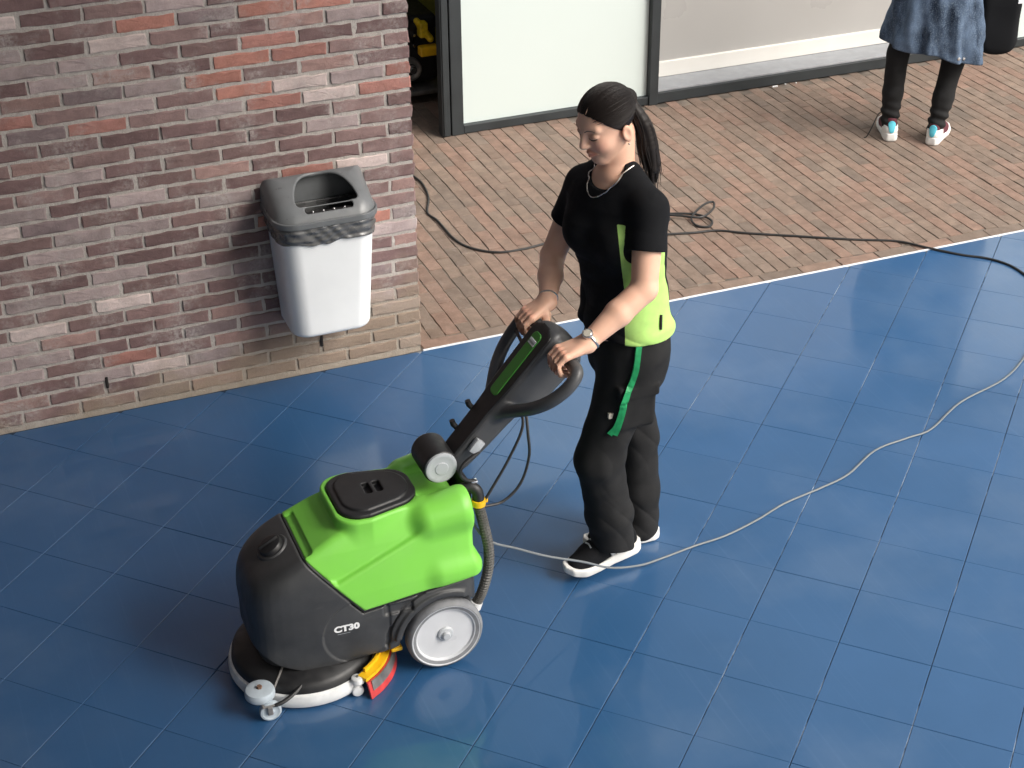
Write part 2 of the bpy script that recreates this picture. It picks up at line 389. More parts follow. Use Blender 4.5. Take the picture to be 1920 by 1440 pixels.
M['cable_black'] = mat('black_cable', (0.020, 0.019, 0.019), 0.5, var=0.15)
M['white'] = mat('white_print', (0.8, 0.8, 0.8), 0.5, var=0.02)
M['shirt'] = mat('black_cotton', (0.008, 0.0085, 0.010), 0.9, var=0.2, scale=60, bump=0.15, bscale=900, spec=0.2)
M['trousers'] = mat('black_twill', (0.019, 0.019, 0.0195), 0.9, var=0.25, scale=25, bump=0.2, bscale=900, spec=0.2)
M['lime'] = mat('lime_cotton', (0.45, 0.72, 0.20), 0.85, var=0.06, scale=40, bump=0.15, bscale=900, spec=0.2)
M['strap'] = mat('green_webbing', (0.012, 0.30, 0.10), 0.6, var=0.2, scale=60, bump=0.2)
M['sole'] = mat('white_sole', (0.74, 0.73, 0.70), 0.6, var=0.06, scale=30)
M['silver'] = mat('silver', (0.62, 0.59, 0.55), 0.25, metal=0.9)
M['watch_face'] = mat('pale_watch_face', (0.62, 0.58, 0.48), 0.25)
M['lash'] = mat('dark_lashes', (0.015, 0.011, 0.010), 0.8)
M['brow'] = mat('brow_hair', (0.07, 0.042, 0.032), 0.8)
M['lip'] = mat('lip', (0.42, 0.16, 0.13), 0.45)
def skin_mat():
    m, nt, b = new_mat('skin'); tc = N(nt, 'ShaderNodeTexCoord'); n1 = noise(nt, tc.outputs['Object'], 22, 5); n2 = noise(nt, tc.outputs['Object'], 300, 3)
    at = N(nt, 'ShaderNodeAttribute', attribute_name='tint')
    c = mixc(nt, rng_(nt, n1, 0.3, 0.7), (0.80, 0.475, 0.335), (0.84, 0.515, 0.372))
    mul = N(nt, 'ShaderNodeMix', data_type='RGBA', blend_type='MULTIPLY'); mul.inputs[0].default_value = 1.0
    nt.links.new(c, mul.inputs[6]); nt.links.new(at.outputs['Color'], mul.inputs[7])
    nt.links.new(mul.outputs[2], b.inputs['Base Color']); b.inputs['Roughness'].default_value = 0.48; b.inputs['Specular IOR Level'].default_value = 0.4
    b.inputs['Subsurface Weight'].default_value = 0.12; b.inputs['Subsurface Radius'].default_value = (0.012, 0.005, 0.003); b.inputs['Subsurface Scale'].default_value = 0.6
    bump(nt, n2, 0.08, 0.002, b); return m
M['skin'] = skin_mat()
def hair_mat():
    m, nt, b = new_mat('dark_hair'); tc = N(nt, 'ShaderNodeTexCoord')
    at = N(nt, 'ShaderNodeAttribute', attribute_name='flow')
    mp = N(nt, 'ShaderNodeMapping'); mp.inputs['Scale'].default_value = (4, 260, 260); nt.links.new(at.outputs['Vector'], mp.inputs[0])
    n1 = noise(nt, mp.outputs[0], 1.0, 4, 0.6)
    nt.links.new(mixc(nt, rng_(nt, n1, 0.3, 0.7), (0.005, 0.004, 0.004), (0.022, 0.015, 0.012)), b.inputs['Base Color'])
    b.inputs['Roughness'].default_value = 0.48; b.inputs['Specular IOR Level'].default_value = 0.30
    bump(nt, n1, 0.28, 0.002, b); return m
M['hair'] = hair_mat()
def denim_mat():
    m, nt, b = new_mat('washed_denim'); tc = N(nt, 'ShaderNodeTexCoord'); o = tc.outputs['Object']
    mp = N(nt, 'ShaderNodeMapping'); mp.inputs['Scale'].default_value = (1, 1, 0.35); nt.links.new(o, mp.inputs[0])
    n1 = noise(nt, mp.outputs[0], 11, 5, 0.6); n2 = noise(nt, o, 160, 4)
    c = mixc(nt, rng_(nt, n1, 0.36, 0.66), (0.014, 0.023, 0.042), (0.12, 0.17, 0.25))
    c = mixc(nt, mth(nt, 'MULTIPLY', rng_(nt, n2, 0.5, 0.7), 0.35), c, (0.26, 0.32, 0.38))
    nt.links.new(c, b.inputs['Base Color']); b.inputs['Roughness'].default_value = 0.9; b.inputs['Specular IOR Level'].default_value = 0.2
    bump(nt, n2, 0.3, 0.003, b); return m
M['denim'] = denim_mat()
M['cyan'] = mat('turquoise_fabric', (0.10, 0.50, 0.62), 0.7, var=0.08)
M['burgundy'] = mat('burgundy_suede', (0.10, 0.02, 0.03), 0.8)

# ================================================================== SETTING
# ---- base ground
g = MB().box((-40, -40, -0.30), (40, 40, -0.035)).obj('ground', M['sand']); tag(g, kind='structure')
# ---- blue tiled floor: square tiles laid at 45 degrees to the wall
TILE = 0.30; GO = np.array([1.681, -0.024]); GI = np.array([1, -1])/math.sqrt(2); GJ = np.array([-1, -1])/math.sqrt(2)
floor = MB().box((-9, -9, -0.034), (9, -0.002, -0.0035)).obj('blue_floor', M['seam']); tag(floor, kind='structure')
RGT, FWDn, UPn, CP = [np.array(v, float) for v in (RIGHT, FWD, UP, cam.matrix_world.translation)]
def project(p):
    d = np.asarray(p, float) - CP; z = d @ FWDn; return 960 + 3089.5*(d @ RGT)/z, 720 - 3089.5*(d @ UPn)/z, z
def clip_poly(pts, f):
    out = []
    for i in range(len(pts)):
        a, b = pts[i], pts[(i+1) % len(pts)]; fa, fb = f(a), f(b)
        if fa <= 0: out.append(a)
        if (fa < 0 < fb) or (fb < 0 < fa): t = fa/(fa-fb); out.append(a + (b-a)*t)
    return out
def tile_geo(corners, top=0.0, bev=0.0013):
    c = np.array(corners); m = c.mean(0); n = len(c)
    inn = []
    for i in range(n):                                   # inset by bev
        a, b, d = c[i-1], c[i], c[(i+1) % n]; e1 = (b-a)/np.linalg.norm(b-a); e2 = (d-b)/np.linalg.norm(d-b)
        n1 = np.array([-e1[1], e1[0]]); n2 = np.array([-e2[1], e2[0]]); q = (n1+n2); q = q/(1+n1 @ n2+1e-6); inn.append(b + q*bev)
    v = [(x, y, -0.012) for x, y in c] + [(x, y, top-0.0012) for x, y in c] + [(x, y, top) for x, y in inn]
    f = [tuple(2*n+i for i in range(n))]
    for i in range(n):
        j = (i+1) % n; f += [(i, j, n+j, n+i), (n+i, n+j, 2*n+j, 2*n+i)]
    return v, f
hs = TILE/2 - 0.0013
hj = TILE/2 - 0.0004
full = [GI*a*hs + GJ*b*hj for a, b in ((-1, -1), (-1, 1), (1, 1), (1, -1))]
if (full[1]-full[0])[0]*(full[2]-full[1])[1]-(full[1]-full[0])[1]*(full[2]-full[1])[0] < 0: full = full[::-1]
tv, tf = tile_geo(full); tile_me = make_mesh('tile', tv, tf, M['tile'], False)
far = MB()
for i in range(-26, 26):
    for j in range(-16, 34):
        c = GO + GI*TILE*(i+0.5) + GJ*TILE*(j+0.5)
        if c[1] > 0.22 or c[0] < -7 or c[0] > 8 or c[1] < -8: continue
        u, v, z = project((c[0], min(c[1], 0), 0)); inview = z > 0 and -170 < u < 2090 and -100 < v < 1600
        cs = [c + q for q in full]; whole = max(q[1] for q in cs) < -0.012
        if whole and inview:
            o = inst('tile', tile_me, floor, (c[0], c[1], RNG.uniform(-0.0004, 0.0004)), (RNG.normal(0, 0.0013), RNG.normal(0, 0.0013), 0))
        else:
            q = cs if whole else clip_poly(cs, lambda p: p[1]+0.012)
            if len(q) < 3: continue
            q = [p for k, p in enumerate(q) if np.linalg.norm(p-q[k-1]) > 0.004]
            if len(q) < 3: continue
            ar = 0.5*abs(sum(q[k-1][0]*q[k][1]-q[k][0]*q[k-1][1] for k in range(len(q))))
            if ar < 0.002: continue
            v_, f_ = tile_geo(q)
            if inview: obj('tile', v_, f_, M['tile'], floor, False)
            else: far.add(v_, f_)
tag(far.obj('tile_field', M['tile'], floor), kind='stuff')
MB().box((0.004, -0.0115, -0.02), (8, -0.0025, 0.0035), 0.001).obj('edge_strip', M['edge_strip'], floor)

# ---- brick paving in front of the shop: bricks at right angles to the wall, one course along the edge
paving = MB().box((-0.05, -0.001, -0.034), (8.5, 4.6, -0.0038)).obj('brick_paving', M['sand']); tag(paving, kind='structure')
PCOL = [(0.215, 0.154, 0.12), (0.222, 0.154, 0.119), (0.206, 0.152, 0.119), (0.198, 0.149, 0.118), (0.232, 0.154, 0.119), (0.222, 0.164, 0.128), (0.185, 0.142, 0.114), (0.235, 0.155, 0.119)]
def brick_geo(lx, ly, lz, jit, seed, bev=0.004, nx=5, ny=2):
    """brick with its face at z=0, uneven arrises and a slightly domed worn face"""
    r = np.random.default_rng(seed); V = []; F = []
    def ring(ins, z, j):
        P = []
        for k in range(nx): P.append((-lx/2+ins+(lx-2*ins)*k/nx, -ly/2+ins))
        for k in range(ny): P.append((lx/2-ins, -ly/2+ins+(ly-2*ins)*k/ny))
        for k in range(nx): P.append((lx/2-ins-(lx-2*ins)*k/nx, ly/2-ins))
        for k in range(ny): P.append((-lx/2+ins, ly/2-ins-(ly-2*ins)*k/ny))
        return [(x+r.normal(0, j), y+r.normal(0, j), z+r.normal(0, j*0.4)) for x, y in P]
    n = 2*(nx+ny); V += ring(0, -lz, 0); V += ring(0, -bev, jit); V += ring(bev*0.9, 0, jit); V += [(0, 0, 0.0005)]
    for a in (0, n):
        for k in range(n): l = (k+1) % n; F.append((a+k, a+l, a+n+l, a+n+k))
    for k in range(n): F.append((2*n+k, 2*n+(k+1) % n, 3*n))
    return V, F
CW = 0.0683; pav_me = [make_mesh('paving_brick', *brick_geo(0.0660, 0.2045, 0.028, 0.0010, 100+k, 0.003, 2, 5), M['paver'], False) for k in range(6)]
cand = []
for k in range(0, 122):
    x = 0.0025 + CW*(k+0.5); y0 = 0.078 + (0.1025 if k % 2 else 0.0) + random.uniform(-0.02, 0.02)
    if k % 2: cand.append((x, 0.078+(y0-0.078)/2, 0, (y0-0.078)-0.004))
    y = y0
    while y < 4.4:
        cand.append((x, y+0.1035, 0, 0.2035)); y += 0.2075
for k in range(0, 40): cand.append((0.01+0.2075*(k+0.5), 0.0395, 1, 0.2035))
WBOX = lambda x, y: x < 0.0
def shows(x, y):
    u, v, z = project((x, y, 0)); 
    if not (z > 0 and -20 < u < 1940 and -20 < v < 1460): return 0
    if y > 2.19 and x > 0.9: return 0
    if u < 770: return 0
    return 3089.5**2/(z*z)*abs(CP[2])/np.linalg.norm(np.array([x, y, 0])-CP)
cand = [c for c in cand if c[1] < 2.2 or c[0] < 1.6]
order = sorted(range(len(cand)), key=lambda i: -shows(cand[i][0], cand[i][1])); single = set(order[:298]); rest = MB(); rcol = []
for i, (x, y, rot, ln) in enumerate(cand):
    col = random.choice(PCOL); f = random.uniform(0.90, 1.08); zz = random.gauss(0, 0.0009); rx, ry = random.gauss(0, 0.005), random.gauss(0, 0.010)
    if i in single:
        inst('paving_brick', random.choice(pav_me), paving, (x+random.gauss(0, 0.0006), y, zz), (rx, ry, (math.pi/2 if rot else 0)+random.gauss(0, 0.006)), tuple(c*f for c in col), (1, ln/0.2035, 1))
    else:
        me = random.choice(pav_me); mt = Matrix.Translation((x, y, zz)) @ Matrix.Rotation(math.pi/2 if rot else 0, 4, 'Z') @ Matrix.Rotation(ry, 4, 'Y') @ Matrix.Diagonal((1, ln/0.2035, 1, 1))
        rest.add([mt @ q.co for q in me.vertices], [p.vertices for p in me.polygons]); rcol += [tuple(c*f for c in col)]*len(me.vertices)
o = rest.obj('far_paving_bricks', M['paver_far'], paving); colour_attr(o, rcol); tag(o, kind='stuff')

# ================================================================== BRICK WALL
BL, BH, CO, BP, Z0 = 0.2095, 0.0472, 0.0608, 0.2222, 0.27*0.0608
wall = MB().box((-3.2, 0.0045, -0.03), (-0.0045, 0.415, 4.398)).obj('brick_wall', M['mortar'], None)
tag(wall, 'mottled purple-brown brick wall with pale mortar behind the waste bin', 'wall')
WCOL = [((0.171, 0.109, 0.106), 30), ((0.202, 0.131, 0.124), 20), ((0.227, 0.151, 0.142), 10), ((0.326, 0.259, 0.252), 14), ((0.397, 0.316, 0.307), 8), ((0.328, 0.16, 0.134), 5), ((0.386, 0.18, 0.142), 4), ((0.565, 0.36, 0.29), 3), ((0.288, 0.186, 0.167), 10), ((0.213, 0.161, 0.162), 8), ((0.535, 0.436, 0.41), 3)]
wc, ww = zip(*WCOL)
def rot_up(V): return [(x, -z, y) for x, y, z in V]      # face (+z) turned to -Y
def wall_brick(lx, seed, lz=0.03): v, f = brick_geo(lx, BH, lz, 0.0017, seed, 0.0035, 7, 2); return rot_up(v), f
st_me = [make_mesh('brick', *wall_brick(BL, 200+k), M['brick'], False) for k in range(8)]
cor_me = [make_mesh('brick', *wall_brick(BL, 230+k, 0.10), M['brick'], False) for k in range(4)]
hd_me = [make_mesh('brick', *wall_brick(0.098, 250+k, 0.21), M['brick'], False) for k in range(4)]
rest = MB(); rcol = []
for r in range(-1, 75):
    zc = Z0 + CO*r + CO/2
    if zc < 0.005 or zc > 4.36: continue
    off = 0.0 if r % 2 else 0.5
    for k in range(0, 15):
        if off and k == 0: x1, ln, ms = 0.0, 0.098, hd_me
        else: x1 = -(k*BP if not off else 0.1105+(k-1)*BP); ln = BL; ms = cor_me if (k == 0) else st_me
        xc = x1 - ln/2 - (0.0 if k == 0 else random.gauss(0, 0.0016))
        if xc < -3.1: continue
        u, v, z = project((xc, 0, zc)); inview = -70 < u < 1000 and -30 < v < 900
        w = list(ww)
        if 1.05 < zc < 1.62 and xc > -1.25: w[5] *= 2.6; w[6] *= 2.2; w[7] *= 2
        if zc < 0.8: w[5] *= 0.4; w[6] *= 0.35; w[7] *= 0.1; w[4] *= 0.6
        col = random.choices(wc, w)[0]; f = random.uniform(0.85, 1.18); me = random.choice(ms)
        dy = random.gauss(0, 0.0012); rz = random.gauss(0, 0.004); ry = random.gauss(0, 0.006)
        if inview: inst('brick', me, wall, (xc, dy, zc), (0, ry, rz), tuple(c*f for c in col))
        else: rest.add([(q.co.x+xc, q.co.y+dy, q.co.z+zc) for q in me.vertices], [p.vertices for p in me.polygons]); rcol += [tuple(c*f for c in col)]*len(me.vertices)
    # return face at the corner
    for k in range(2):
        y0 = (0.105 if off == 0 else 0.215) + k*BP; ln = min(BL, 0.415-y0)
        if ln < 0.05: continue
        me = random.choice(st_me); col = random.choices(wc, ww)[0]; s = ln/BL
        rest.add([(-q.co.y+random.gauss(0, 0.0002), y0+ln/2+q.co.x*s, q.co.z+zc) for q in me.vertices], [p.vertices for p in me.polygons]); rcol += [col]*len(me.vertices)
o = rest.obj('far_bricks', M['brick_far'], wall); colour_attr(o, rcol); tag(o, kind='stuff')
# two open weep joints, seen as black slots low in the wall
for x, z in ((-1.321, 0.137), (-0.434, 0.137)):
    MB().box((x-0.006, -0.0035, z-0.026), (x+0.006, 0.02, z+0.026), 0.003).obj('weep_slot', M['lash'], wall)

# ================================================================== SHOP FRONT
YS = 2.215
shop = thing('shop_front', (2.8, YS, 0), 'anthracite framed shop front with frosted pane and pale grey panel', 'shop front')
def post(name, x0, x1, y0=YS, y1=YS+0.09, z1=2.55): return MB().box((x0, y0, 0.0), (x1, y1, z1), 0.004).obj(name, M['anthracite'], shop)
post('frame_post', 0.945, 1.015); post('frame_post', 2.147, 2.204, YS-0.01); post('frame_post', 4.585, 4.64, YS-0.01); post('frame_post', 6.9, 6.96)
d = MB().box((0.888, YS-0.005, 0.004), (0.9355, YS+0.055, 2.52), 0.003).box((0.896, YS-0.012, 0.01), (0.912, YS-0.0052, 2.5), 0.002).obj('door_edge', M['anthracite'], shop)
MB().box((0.896, YS+0.058, 0.004), (0.930, YS+0.085, 2.52), 0.003).obj('door_edge', M['anthracite'], shop)
def rail(x0, x1, z0, z1, y0=YS, y1=YS+0.075): return MB().box((x0, y0, z0), (x1, y1, z1), 0.003).obj('frame_rail', M['anthracite'], shop)
rail(1.0152, 2.1468, 0.004, 0.052); rail(4.6402, 6.8998, 0.004, 0.052); rail(2.2042, 4.5848, 0.004, 0.066)
for a, b_ in ((1.0152, 2.1468), (4.6402, 6.8998), (2.2042, 4.5848)): rail(a, b_, 2.49, 2.548)
MB().box((1.0156, YS+0.030, 0.0525), (2.1464, YS+0.046, 2.4895)).obj('frosted_pane', M['frosted'], shop)
MB().box((4.6406, YS+0.030, 0.0525), (6.8994, YS+0.046, 2.4895)).obj('frosted_pane', M['frosted'], shop)
MB().box((2.2046, YS+0.012, 0.0665), (4.5844, YS+0.205, 0.078), 0.002).obj('ledge', M['ledge'], shop)
MB().box((2.2046, YS+0.20, 0.079), (4.5844, YS+0.24, 0.172), 0.004).obj('skirting_board', M['white_board'], shop)
MB().box((2.2046, YS+0.216, 0.1725), (4.5844, YS+0.24, 2.4895)).obj('wall_panel', M['panel'], shop)
fas = MB().box((0.60, YS-0.02, 2.552), (9.0, YS+0.6, 3.70), 0.01).obj('upper_fascia', M['fascia'], shop)
# store room behind the open door
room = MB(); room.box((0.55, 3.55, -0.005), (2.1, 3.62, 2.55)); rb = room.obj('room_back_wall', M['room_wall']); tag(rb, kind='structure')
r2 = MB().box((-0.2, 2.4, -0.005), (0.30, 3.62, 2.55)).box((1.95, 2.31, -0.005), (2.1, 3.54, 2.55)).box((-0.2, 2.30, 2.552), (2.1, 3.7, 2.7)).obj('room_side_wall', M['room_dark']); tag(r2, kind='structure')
# crumbs of white litter by the frame
for k, (x, y, l) in enumerate(((2.95, 2.19, 0.035), (3.04, 2.20, 0.008), (3.11, 2.195, 0.007))):
    o = MB().box((x, y, 0.0), (x+l, y+0.01, 0.007), 0.002).obj('paper_scrap', M['white'], None, org=np.array([x, y, 0.0]))
    tag(o, ['longest white paper scrap at the foot of the shop frame', 'small white paper crumb just right of the long scrap', 'rightmost white paper crumb at the foot of the shop frame'][k], 'litter', 'scraps of white litter by the frame')

# unseen roof slab and side wall, added to hold daylight off the left
rf = MB().box((-3.9, -9.0, 4.55), (1.90, -0.80, 4.75)).obj('light_block_roof', M['panel'], None); tag(rf, kind='structure')
lw = MB().box((-3.9, -9.0, -0.03), (-3.3, 0.40, 4.548)).obj('light_block_side', M['fascia'], None); tag(lw, kind='structure')
# ================================================================== WASTE BIN on the wall
binT = thing('waste_bin', (-0.43, -0.12, 0.30), 'white wall-mounted litter bin with grey hooded lid and dark liner', 'litter bin')
BX = -0.43
def bin_plan(P, hw, dep, r):
    q0 = np.abs(P[:, 0]-BX)-(hw-r); q1 = np.abs(P[:, 1])-(dep-r)
    d = np.hypot(np.maximum(q0, 0), np.maximum(q1, 0)) + np.minimum(np.maximum(q0, q1), 0) - r
    return np.maximum(d, P[:, 1]+0.006)
def bin_out(P):
    t = np.clip((P[:, 2]-0.30)/0.46, -0.1, 1.2)
    return bin_plan(P, 0.166+0.026*t, 0.218+0.032*t, 0.075)*0.99
def f_bin(P):
    d = smax(bin_out(P), 0.277-P[:, 2], 0.025); d = np.maximum(d, P[:, 2]-0.780)
    return np.maximum(d, -np.maximum(bin_out(P)+0.008, 0.33-P[:, 2]))
sdf_obj('bin_body', f_bin, (-0.66, -0.29, 0.25), (-0.20, 0.01, 0.80), 0.005, M['white_plastic'], binT)
def f_liner(P):
    ang = np.arctan2(P[:, 1]+0.1, P[:, 0]-BX)
    fold = 0.0016*vnoise(P*np.array([1, 1, 4.5], np.float32), 38, 3) + 0.0016*np.sin(ang*9-P[:, 2]*210+3*np.sin(ang*4)) + 0.0010*np.sin(ang*23+P[:, 2]*120)
    o = bin_out(P); low = 0.703+0.005*np.sin(ang*5+1)+0.002*np.sin(ang*13)
    band = np.maximum(np.maximum(np.abs(o-0.0055-fold)-0.0034, low-P[:, 2]), P[:, 2]-0.7745)
    inn = np.maximum(np.maximum(np.abs(o+0.020)-0.004, 0.36-P[:, 2]), P[:, 2]-0.785)
    return np.minimum(band, inn)*0.8
sdf_obj('liner', f_liner, (-0.66, -0.29, 0.34), (-0.20, 0.01, 0.81), 0.0032, M['bag'], binT, 1)
def lid_top(P): return (P[:, 2] - (0.930 + (P[:, 1]+0.02)*0.48))*0.928
def f_lid(P):
    d = smax(bin_plan(P, 0.207, 0.258, 0.085), lid_top(P), 0.085); d = np.maximum(d, 0.780-P[:, 2])
    rim = np.abs(bin_plan(P, 0.207, 0.258, 0.085)) - 0.004
    rim = np.maximum(np.maximum(rim, P[:, 2]-0.800), 0.776-P[:, 2]); d = np.minimum(d, rim)
    # hood: raised arch round the opening
    qx = (P[:, 0]-BX-0.012); qy = P[:, 1]+0.194
    hole = np.maximum(np.sqrt((qx/0.106)**2+(np.maximum(qy, 0)/0.125)**2)-1, 0)*0.1 + 0
    e = (np.sqrt((qx/0.122)**2+(qy/0.158)**2)-1)*0.122
    hole = smax(e, -qy, 0.02)
    d = smax(d, -hole, 0.008)
    d = smax(d, -np.maximum(smax(bin_plan(P, 0.207, 0.258, 0.085), lid_top(P), 0.085)+0.008, P[:, 1]+0.015), 0.004)
    ash = rbox(P, (BX+0.012, -0.2095, 0.832), (0.096, 0.011, 0.030), 0.010); return smax(d, -ash, 0.004)
sdf_obj('lid', f_lid, (-0.67, -0.29, 0.735), (-0.19, 0.01, 0.945), 0.0032, M['lid_grey'], binT)
ash = MB().box((BX-0.082, -0.2195, 0.790), (BX+0.106, -0.1995, 0.8185), 0.003).obj('ashtray', M['black'], binT)
for k in range(4): MB().lathe([(0.0001, 0.007), (0.003, 0.006), (0.0045, 0.003), (0.0048, 0)], (BX-0.052+0.042*k, -0.2095, 0.8182), 'z', 10).obj('stud', M['chrome'], ash, True)

# ================================================================== SCRUBBER DRIER MACHINE (front towards -X, centre plane y = MY)
MY = -1.786
mach = thing('scrubber_machine', (-0.85, MY, 0), 'green and charcoal walk-behind floor scrubber on the blue tiles', 'floor scrubber')
def sd(P): return P[:, 0], P[:, 1]-MY, P[:, 2]
HULL = [(-1.205, 0.25), (-1.21, 0.31), (-1.200, 0.365), (-1.170, 0.415), (-1.10, 0.463), (-1.0, 0.508), (-0.90, 0.552), (-0.75, 0.583), (-0.62, 0.578), (-0.51, 0.57), (-0.487, 0.45), (-0.476, 0.17), (-0.70, 0.12), (-0.79, 0.072), (-1.06, 0.058), (-1.16, 0.075), (-1.203, 0.13)]
_h = np.array(HULL+HULL[:3]); _h = bez(np.column_stack([_h, np.zeros(len(_h))]), 4)[4:-4, :2]; HULL = [tuple(q) for q in _h[:len(HULL)*4]]
PLAN = [(-1.21 + 0.40*(1-math.cos(a)), s*0.192*math.sin(a)**0.50) for s, rg in ((1, np.linspace(0.001, math.pi/2, 16)), ) for a in rg] + [(-0.55, 0.196), (-0.50, 0.186), (-0.478, 0.16)]
PLAN = PLAN + [(x, -y) for x, y in PLAN[::-1]]
def taper(v, z, w): return (np.abs(v) - w(z))
def f_hull(P):
    x, v, z = sd(P)
    d = smax(poly(x, z, HULL), poly(x, v, PLAN)-0.006, 0.07)
    w = np.interp(z, [0.05, 0.12, 0.25, 0.36, 0.60], [0.180, 0.192, 0.200, 0.194, 0.140])
    return smax(d, (np.abs(v)-w)*0.95, 0.04)
def seam(x, z):
    """>0 above the joint between tank and base"""
    a = (z-0.475)*0.62 + (x+1.005)*0.785        # sloping front joint
    b = (z-0.287) - (x+0.86)*0.104
    return np.minimum(a, b)
WC = (-0.60, 0.128)
def f_base(P):
    x, v, z = sd(P); d = f_hull(P)
    d = smax(d, seam(x, z)+0.002, 0.004)
    # wheel arch with a raised lip
    r = np.hypot(x-WC[0], z-WC[1]); side = np.abs(v)
    lip = np.maximum(np.maximum(np.abs(r-0.156)-0.010, np.abs(side-0.178)-0.020), np.maximum(0.15-z, x+0.53)); d = smin(d, lip, 0.012)
    d = smax(d, seam(x, z)+0.002, 0.004)
    arch = smax(r-0.143, 0.135-side, 0.01); d = smax(d, -arch, 0.006)
    # groove in front of the arch and a pocket under the tank
    gr = np.maximum(np.abs(np.hypot(x-WC[0], z-WC[1])-0.186)-0.003, 0.176-side); gr = np.maximum(gr, x+0.66); d = smax(d, -gr, 0.006)
    pk = rbox(P, (-0.745, MY-0.20, 0.272), (0.045, 0.02, 0.018), 0.006); d = smax(d, -pk, 0.004)
    # round inset panel on the flank with a finger scoop beside it
    pan = np.hypot(x+0.872, z-0.215)-0.118; d = smax(d, -np.maximum(np.maximum(pan, -(d+0.004)), np.maximum(0.10-side, x+0.775)), 0.004)
    sco = rcone(np.stack([x, side, z], 1), (-0.828, 0.205, 0.262), (-0.795, 0.205, 0.236), 0.012, 0.016); d = smax(d, -sco, 0.006)
    # waist crease low round the nose
    lw = np.interp(x, [-1.21, -1.13, -1.05, -0.78], [0.200, 0.135, 0.098, 0.106])
    rec = np.maximum(d+0.012, 0); under = np.maximum(-(d+0.014), z-lw)
    d = smax(d, -np.maximum(-(d+0.020), z-lw), 0.006)
    # filler cap seat on the nose
    return d
base = sdf_obj('base_housing', f_base, (-1.26, MY-0.24, 0.06), (-0.44, MY+0.24, 0.57), 0.0045, M['dark_plastic'], mach)
FL = [(-0.86, 0.285), (-0.99, 0.42), (-0.93, 0.405), (-0.56, 0.545), (-0.49, 0.535), (-0.483, 0.31), (-0.60, 0.28)]
def lid_plan(x, v, g=0.0):
    w = np.interp(x, [-0.90, -0.80, -0.62], [0.118, 0.126, 0.086]) + g
    q0 = np.abs(x+0.757)-(0.130+g-0.062); q1 = np.abs(v)-(w-0.062)
    return np.hypot(np.maximum(q0, 0), np.maximum(q1, 0))+np.minimum(np.maximum(q0, q1), 0)-0.062
def f_tank(P):
    x, v, z = sd(P); side = np.abs(v)
    h = f_hull(P)
    w = np.interp(z, [0.28, 0.40, 0.50, 0.60], [0.178, 0.168, 0.152, 0.122]); up = smax(h, side-w, 0.03)
    fl = smax(poly(x, z, FL)-0.004, side-np.interp(z, [0.28, 0.36, 0.55], [0.196, 0.192, 0.158]), 0.012); fl = smax(fl, poly(x, v, PLAN)-0.002, 0.03)
    d = smin(up, np.maximum(fl, 0.06-side), 0.010)
    low = rbox(P*np.array([1, 1, 1], np.float32), (-0.545, MY, 0.352), (0.08, 0.1925, 0.034), 0.030); d = smin(d, low, 0.045)
    rim = smax(lid_plan(x, v, 0.016), np.maximum(z-0.590, 0.50-z), 0.012); d = smin(d, rim, 0.012)
    hum = rcone(np.stack([x, side, z], 1), (-0.615, 0.118, 0.540), (-0.52, 0.118, 0.550), 0.060, 0.068); hum = smax(hum, x+0.488, 0.012); d = smin(d, hum, 0.030)
    pocket = smax(smax(side-0.078, -(x+0.632), 0.02), 0.572-z, 0.012); d = smax(d, -pocket, 0.012)
    cyl = np.maximum(np.hypot(x+0.551, z-0.666)-0.062, side-0.085); d = smax(d, -cyl, 0.008)
    lat = smax(np.abs(seam(x, z)-0.016)-0.017, np.abs(v+0.01)-0.115, 0.012); d = smax(d, -np.maximum(lat, -(d+0.008)), 0.008)  # front finger notch
    d = smax(d, -np.maximum(lid_plan(x, v, 0.001), 0.576-z), 0.002)
    return smax(d, -seam(x, z)+0.003, 0.006)
tank = sdf_obj('recovery_tank', f_tank, (-1.10, MY-0.24, 0.26), (-0.45, MY+0.24, 0.64), 0.004, M['green'], mach)
def f_gask(P):
    x, v, z = sd(P); return smax(np.abs(seam(x, z)-0.001)-0.004, f_hull(P)+0.0035, 0.003)
sdf_obj('joint_seal', f_gask, (-1.10, MY-0.23, 0.25), (-0.45, MY+0.23, 0.57), 0.004, M['black'], mach, 1)
def f_tlid(P):
    x, v, z = sd(P)
    d = smax(lid_plan(x, v, -0.001), np.maximum(z-0.600, 0.56-z), 0.010)
    d = smin(d, smax(lid_plan(x, v, -0.020), np.maximum(z-0.607, 0.57-z), 0.008), 0.004)
    for cx in (-0.772, -0.738): d = smax(d, -rbox(P, (cx, MY+0.005, 0.606), (0.011, 0.030, 0.016), 0.006), 0.003)
    return d
sdf_obj('tank_lid', f_tlid, (-0.91, MY-0.15, 0.55), (-0.60, MY+0.15, 0.62), 0.003, M['black'], mach)
cap = MB().lathe([(0.0001, 0.026), (0.030, 0.026), (0.037, 0.023), (0.040, 0.017), (0.041, 0.0), (0.0001, 0.0)], (0, 0, 0), 'z', 28)
cap.box((-0.033, -0.006, 0.0245), (0.033, 0.006, 0.036), 0.003)
Rm = Matrix.Translation((-1.082, MY+0.0, 0.466)) @ Matrix.Rotation(math.radians(-27), 4, 'Y')
seat = MB().lathe([(0.038, 0.010), (0.048, 0.010), (0.052, 0.005), (0.058, -0.014)], (0, 0, 0), 'z', 32); seat.v = [tuple(Rm @ Vector(q)) for q in seat.v]; seat.obj('cap_seat', M['dark_plastic'], mach, True)
cap.v = [tuple(Rm @ Vector(q)) for q in cap.v]; cap.obj('filler_cap', M['black'], mach, True)
